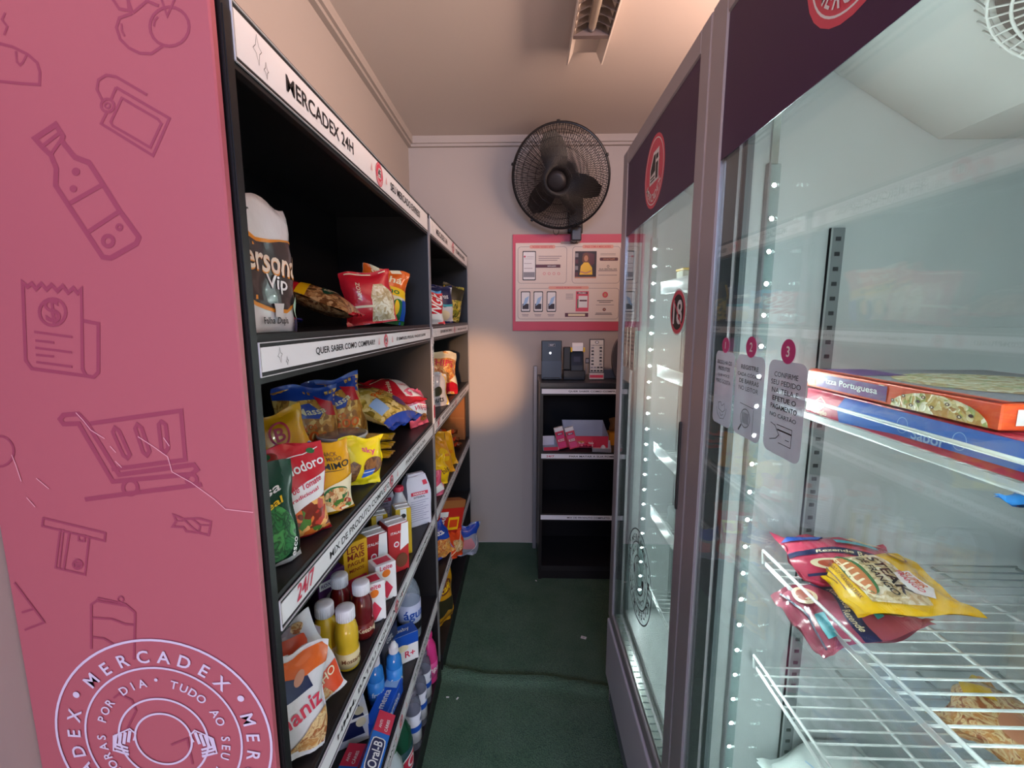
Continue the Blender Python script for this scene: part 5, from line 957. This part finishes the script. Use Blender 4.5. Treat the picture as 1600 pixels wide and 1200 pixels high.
bag('crisps_bag', 'large orange and red crisps bag on the second shelf of the far unit', 'bag', .23, .22, .09, (-.435, 2.25, ZB_), (-12, 6, 42), food('crisps_print', ['D9812A', 'F0B45A', 'B84A22', 'E8C07A'], 40, kind='noise'), [('P', [(-.5, 0), (.5, 0), (.5, .3), (0, .22), (-.5, .34)], FRED), ('P', [(-.5, .86), (.5, .80), (.5, 1), (-.5, 1)], CREAM), ('T', 'CHIPS', 0, .72, .7, REDM, -8, .16), ('E', -.15, .4, .12, .09, REDM), ('P', [(.2, .3), (.5, .2), (.5, .5)], CREAM)], seed=75, wr=1.6)
bag('silver_bag', 'silver bag with a yellow edge in front of the large crisps bag', 'bag', .12, .15, .05, (-.39, 1.98, ZB_), (-8, 0, 45), film('silver', 'B8B2B6'), [('L', [(.42, .02), (.46, .5), (.36, .98)], .06, YEL), ('E', -.05, .45, .25, .14, mat('dark_olive', '33301C', .4)), ('T', 'nuts', -.05, .2, .5, INK)], seed=76, wr=1.8)
carton('sun_glow_box', 'plain brown box added to show the sun glow on the far end panel of the third shelf', 'box', .29, .05, .28, (-.515, 2.755, ZCC), 0, KRAFT, [('L', [(-.5, .5), (.5, .5)], .01, mat('kraft_tape', 'B07A42', .5))])  # added box, lighter than the dark end panel, so the sun glow shows orange
for i in range(3):
    bag('cookie_pack', ['lowest brown and red cookie pack at the far end of the third shelf', 'middle brown and red cookie pack at the far end of the third shelf', 'topmost brown and red cookie pack at the far end of the third shelf'][i], 'cookies', .09, .20, .035, (-.37 - .01 * i, 2.56, ZCC + .018 + .034 * i), (-90, 0, 85 + 6 * i), film('cookie_brown', '5A2A1E'), [('R', -.5, .1, .5, .9, mat('orange_red_print', 'D9481E', .35)), ('T', 'Passatempo', 0, .5, .2, WHITE, 90, .5), ('E', 0, .25, .35, .1, COOKIE), ('E', 0, .75, .35, .1, COOKIE)], seed=80 + i, group='cookie packs stacked on the third shelf')
bag('yellow_snack_pack', 'smooth amber pack leaning at the middle of the far third shelf', 'pack', .14, .18, .04, (-.40, 2.22, ZCC), (-20, 0, 40), FGOLD, [('L', [(-.2, .1), (.2, .95)], .02, BROWN), ('T', 'milho', .1, .4, .5, FORG)], seed=84)
bag('orange_snack_pack', 'orange yellow pack lying against the smooth amber pack', 'pack', .11, .17, .04, (-.375, 2.10, ZCC + .005), (-35, 10, 50), film('amber', 'E8A020'), [('E', 0, .5, .3, .2, YEL), ('T', 'snack', 0, .5, .5, REDM)], seed=85)
bag('crumpled_yellow_bag', 'crumpled bright yellow bag nearest the joint on the far third shelf', 'bag', .13, .13, .06, (-.385, 1.94, ZCC), (-14, 0, 48), FYEL, [('L', [(-.3, .2), (.1, .6), (-.1, .9)], .03, FGOLD), ('T', 'bis', .2, .5, .3, BROWN)], seed=86, wr=3)
bag('pink_candy_bag', 'pink and white candy bag at the joint end of the far third shelf', 'bag', .11, .10, .04, (-.378, 1.81, ZCC), (-14, 0, 50), FPINK, [('P', [(-.5, .1), (.5, .2), (.5, .5), (-.5, .4)], WHITE), ('T', 'ovo', 0, .7, .5, REDM)], seed=87, wr=2)
carton('red_cereal_box', 'red carton with a yellow square tilted on the fourth shelf of the far unit', 'box', .17, .05, .21, (-.40, 2.08, ZD + .004), (0, 14, 48), mat('red_card', 'C02A22', .4), [('R', -.5, .82, .5, 1, KRAFT), ('R', -.05, .3, .35, .6, YEL), ('R', .0, .36, .3, .54, mat('orange_red_print', 'D9481E', .35)), ('T', 'MAIZ', -.25, .55, .35, WHITE, 75, .12), ('R', -.4, .62, -.1, .74, WHITE)], topmat=KRAFT)
bag('blue_chips_bag', 'blue and orange bag slumped in front of the tilted red carton', 'bag', .16, .16, .06, (-.375, 1.93, ZD), (-22, -10, 50), FBLUE, [('P', [(-.5, 0), (.5, 0), (.5, .4), (0, .55), (-.5, .42)], food('crisps_print', ['D9812A'], 40)), ('T', 'batata', 0, .75, .6, WHITE)], seed=91, wr=2.4)
bag('red_chips_bag', 'orange red bag low on the far unit fourth shelf next to the silver one', 'bag', .13, .13, .05, (-.335, 2.06, ZD - .055), (-8, 6, 60), mat('orange_red_print', 'D9481E', .35), [('E', 0, .5, .3, .25, CHEESE), ('L', [(-.4, .1), (.4, .9)], .04, CREAM)], seed=92, wr=2.4)
bag('hanging_silver_bag', 'clear silver and blue bag hanging over the shelf edge into the aisle', 'bag', .17, .17, .07, (-.325, 2.26, ZD - .155), (-6, 8, 30), clear_mat('silver_film', 'B8BCCB', .75, 'A9ADBC'), [('P', [(-.5, .70), (.5, .66), (.5, 1), (-.5, 1)], FBLUE), ('P', [(-.2, .3), (.3, .2), (.2, .6), (-.1, .6)], mat('pale_rose', 'C9828A', .4)), ('L', [(.2, .1), (.45, .6)], .02, WHITE)], seed=93, wr=3)
for i, (y, z, lb) in enumerate(((1.86, .0, 'golden yellow coffee bag on the bottom deck beyond the shelf joint'),)):
    bag('golden_bag', lb, 'bag', .16, .25, .08, (-.375, y + .04, ZE), (-3, 0, 62), film('gold_foil', 'C8901C', .2), [('P', [(-.4, .2), (.0, .3), (.3, .2), (.35, .5), (-.3, .6)], mat('dark_olive', '33301C', .4)), ('E', 0, .75, .3, .1, BROWN), ('T', 'café', 0, .75, .4, YEL), ('L', [(-.4, .1), (.4, .15)], .04, BROWN)], seed=94 + i, wr=2)

# ---------------------------------------------------------------- goods in the near cooler
CO = mat('pizza_orange', 'E2552C', .35); CR = mat('pizza_crimson', 'B82A4A', .35); PZ = food('pizza_print', ['D9C58A', 'E8DCB0', 'C9A860', 'A8B068', 'EFE6C8', 'B98A4A'], 110, kind='vor', dist=.02); OLV = mat('olive_print', '3A1E34', .4)
PF = [('R', -.42, .12, .04, .86, PURP), ('T', 'Pizza Portuguesa', -.19, .5, .36, WHITE, 0, .42), ('T', 'ara', -.46, .45, .06, WHITE, 0, .3), ('P', [(.07 + .20 - .20 * math.cos(R(a)), .04 + .86 * math.sin(R(a))) for a in range(0, 181, 12)], PZ)] + [('E', x, y, .009, .07, OLV) for x, y in ((.08, .3), (.13, .6), (.17, .25), (.22, .7), (.26, .35), (.32, .6), (.37, .2), (.20, .48), (.41, .34))] + [('E', x, y, .004, .035, CREAM) for x, y in ((.08, .3), (.13, .6), (.17, .25), (.22, .7), (.26, .35), (.32, .6), (.37, .2))] + [('R', .0, .86, .03, .9, CREAM)]
EANS = [('R', -.49, .15, -.30, .9, WHITE)] + [('R', -.48 + .014 * k, .3, -.474 + .014 * k + .003 * (k % 3), .85, INK) for k in range(12)]
zs1 = 1.345 + .0035
carton('pizza_box', 'orange pizza box with purple name band on top of the crimson one in the cooler', 'pizza', .305, .285, .027, (.470 + .1425, .597, zs1 + .0415), (0, 0, -90), CO, PF, right=[('R', -.45, .2, -.2, .8, WHITE)] , left=EANS, top=[('R', -.47, .04, .47, .96, GREYP), ('E', .05, .5, .35, .4, PZ), ('R', -.47, .04, -.2, .3, PURP), ('R', -.5, .0, .5, .035, CO)])
PB = [('P', [(-.28, .0), (-.30, .5), (-.26, .95), (.5, .95), (.5, .25), (.0, .2), (-.1, .12)], mat('pizza_blue', '3F6FC4', .35)), ('L', [(-.40, .25), (-.44, .5), (-.40, .75), (-.36, .5), (-.40, .25)], .004, CREAM), ('O', .02, .55, .022, .25, .002, PALE), ('O', .22, .55, .022, .25, .002, PALE), ('T', 'Perdigão', -.4, .15, .1, CREAM), ('T', 'Sabor', .12, .4, .12, PALE)]
carton('pizza_box', 'crimson and blue pizza box below the orange one in the cooler', 'pizza', .37, .29, .040, (.468 + .147, .562, zs1), (0, 0, -90), CR, PB, top=[('R', -.45, .05, .45, .95, CR)])
bag('blue_frozen_pack', 'bright blue pack hanging over the upper wire shelf edge at the picture right', 'pack', .07, .10, .02, (.452, .385, 1.332), (-84, 0, -80), film('azure', '1E7FD0'), [('R', -.3, .3, .3, .6, mat('azure_dark', '1560A8', .3))], seed=101)
FP = film('deep_pink', 'C8405E')
SA = [('P', [(-.5, .40), (-.2, .46), (.5, .40), (.5, .52), (-.1, .58), (-.5, .54)], NAVY), ('T', 'Rezende', -.1, .50, .34, CREAM, 0, .06), ('T', 'Rezende', .25, .47, .3, CREAM), ('P', [(-.5, .8), (-.2, .76), (.0, .95), (-.3, .99)], BLUE), ('P', [(.1, .2), (.4, .16), (.42, .26), (.1, .3)], TEAL), ('E', -.2, .25, .18, .09, CREAM), ('E', -.2, .25, .12, .06, mat('sausage_print', 'B8553E', .4)), ('P', [(-.05, .68), (.3, .66), (.3, .74), (-.05, .76)], TEAL), ('L', [(-.45, .1), (.1, .14), (.45, .08)], .02, NAVY), ('E', .25, .85, .15, .06, CREAM)]
bag('sausage_pack', 'crimson and navy sausage pack lying on its twin in the near cooler', 'sausages', .195, .125, .040, (.545, .672, 1.075), (-80, 3, -6), FP, SA, seed=102, wr=1.6)
bag('sausage_pack', 'crimson and navy sausage pack drooping off the far front corner under its twin', 'sausages', .150, .16, .026, (.428, .660, 1.022), (-70, 0, -92), clear_mat('pink_film', 'D0A8B4', .8, 'B85A70'), SA, seed=103, wr=2.4)
def steakbag():
    art = [('P', [(-.5, .03), (-.18, .03), (-.18, .0), (.5, .0), (.5, .0), (-.5, .0)], FYEL), ('P', [(-.32, .03), (.46, .03), (.46, .97), (.22, .97), (-.32, .97)], SHELLP)]
    return art
ST = [('P', [(-.5, .66), (.5, .70), (.5, 1), (-.5, 1)], FYEL), ('R', -.5, 0, .5, .19, FYEL), ('P', [(-.42, .20), (.40, .20), (.44, .66), (.2, .72), (-.42, .66)], food('crumb_contents', ['D8C9A8'], 130)), ('P', [(.0, .62), (.3, .60), (.38, .74), (.22, .86), (-.05, .80)], WHITE), ('T', 'STEAK', .0, .56, .66, INK, 0, .10), ('T', 'DE FRANGO', .0, .45, .66, INK, 0, .065), ('T', 'SUPER', .12, .76, .26, FORG, 8), ('T', 'FRANGO', .14, .69, .34, REDM, 4, .055), ('E', -.02, .28, .34, .10, GREEN), ('E', .0, .26, .33, .085, mat('grilled_print', 'C2713C', .4)), ('L', [(-.3, .215), (.1, .205), (.36, .25)], .03, CREAM)] + [('L', [(-.2 + .1 * k, .30), (-.15 + .1 * k, .22)], .025, CREAM) for k in range(5)] + [('T', 'EMPANADO DE FRANGO STEAK', 0, .14, .7, BROWN), ('R', -.3, .05, .1, .06, BROWN), ('R', -.3, .08, .2, .09, BROWN), ('E', -.32, .84, .12, .05, BROWN), ('E', -.32, .84, .10, .035, YEL)]
bag('breaded_steak_bag', 'yellow and clear bag of breaded chicken steaks lying on the middle wire shelf', 'frozen food', .168, .150, .030, (.480, .668, 1.088), (-84, 0, -98), FYEL, ST, seed=104, wr=1.2)
bag('blue_frozen_bag', 'small blue bag at the back of the middle wire shelf by the picture edge', 'bag', .05, .06, .04, (.905, .735, 1.045), (-10, 0, -10), film('azure', '1E7FD0'), [('R', -.3, .3, .3, .6, BLUE)], seed=105)
bag('frozen_chicken_bag', 'clear bag of golden frozen chicken on the lower wire shelf', 'frozen food', .15, .15, .07, (.70, .60, .826 + .035), (-86, 0, -60), CHEESE, [('R', -.5, .80, .5, 1, FYEL), ('E', .1, .3, .2, .15, mat('ham_print', 'C98A6A', .4)), ('P', [(-.4, .4), (-.1, .5), (-.2, .7), (-.45, .6)], FYEL)], seed=106, wr=2)
bag('white_frozen_bag', 'pale frosty white bag on the lowest wire shelf of the near cooler', 'bag', .24, .22, .09, (.50, .68, .62), (-84, 0, -75), film('frost_white', 'D5DEDC'), [('L', [(-.3, .3), (.3, .4)], .01, PALE)], seed=107, wr=2.5)
# goods in the far cooler
Y2 = .872
b = MB(); b.rbox(-.04, .04, -.03, .03, 0, .055, mat('tub_pale', 'D7D9C8', .4), .004); b.rbox(-.042, .042, -.032, .032, .055, .062, YEL, .003); b.art([(RC(-.03, .01, .03, .04), GREEN), (TX('requeijão', 0, .025, .05), WHITE)], face((0, -.03, 0), (1, 0, 0), (0, 0, 1), (0, -1, 0)))
tag(b.build('cheese_tub', None, (.515, 1.42, 1.590)), 'small pale tub with yellow lid on the top wire shelf of the far cooler', 'tub')
for i, (y, lb) in enumerate(((1.40, 'clear plastic cup pack, farther of two, on the fourth wire shelf of the far cooler'), (1.30, 'clear plastic cup pack, nearer of two, on the fourth wire shelf of the far cooler'))):
    b = MB(); b.rbox(-.05, .05, -.035, .035, 0, .06, clear_mat('clear_tray', 'D5DCDC', .45, 'B8C0C2'), .005); b.art([(RC(-.04, .02, .04, .045), mat('dark_label', '3C4040', .4)), (TX('copo', 0, .032, .05), WHITE)], face((0, -.035, 0), (1, 0, 0), (0, 0, 1), (0, -1, 0)))
    tag(b.build('cup_pack', None, (.53, y, .826)), lb, 'cups', 'clear cup packs in the far cooler')
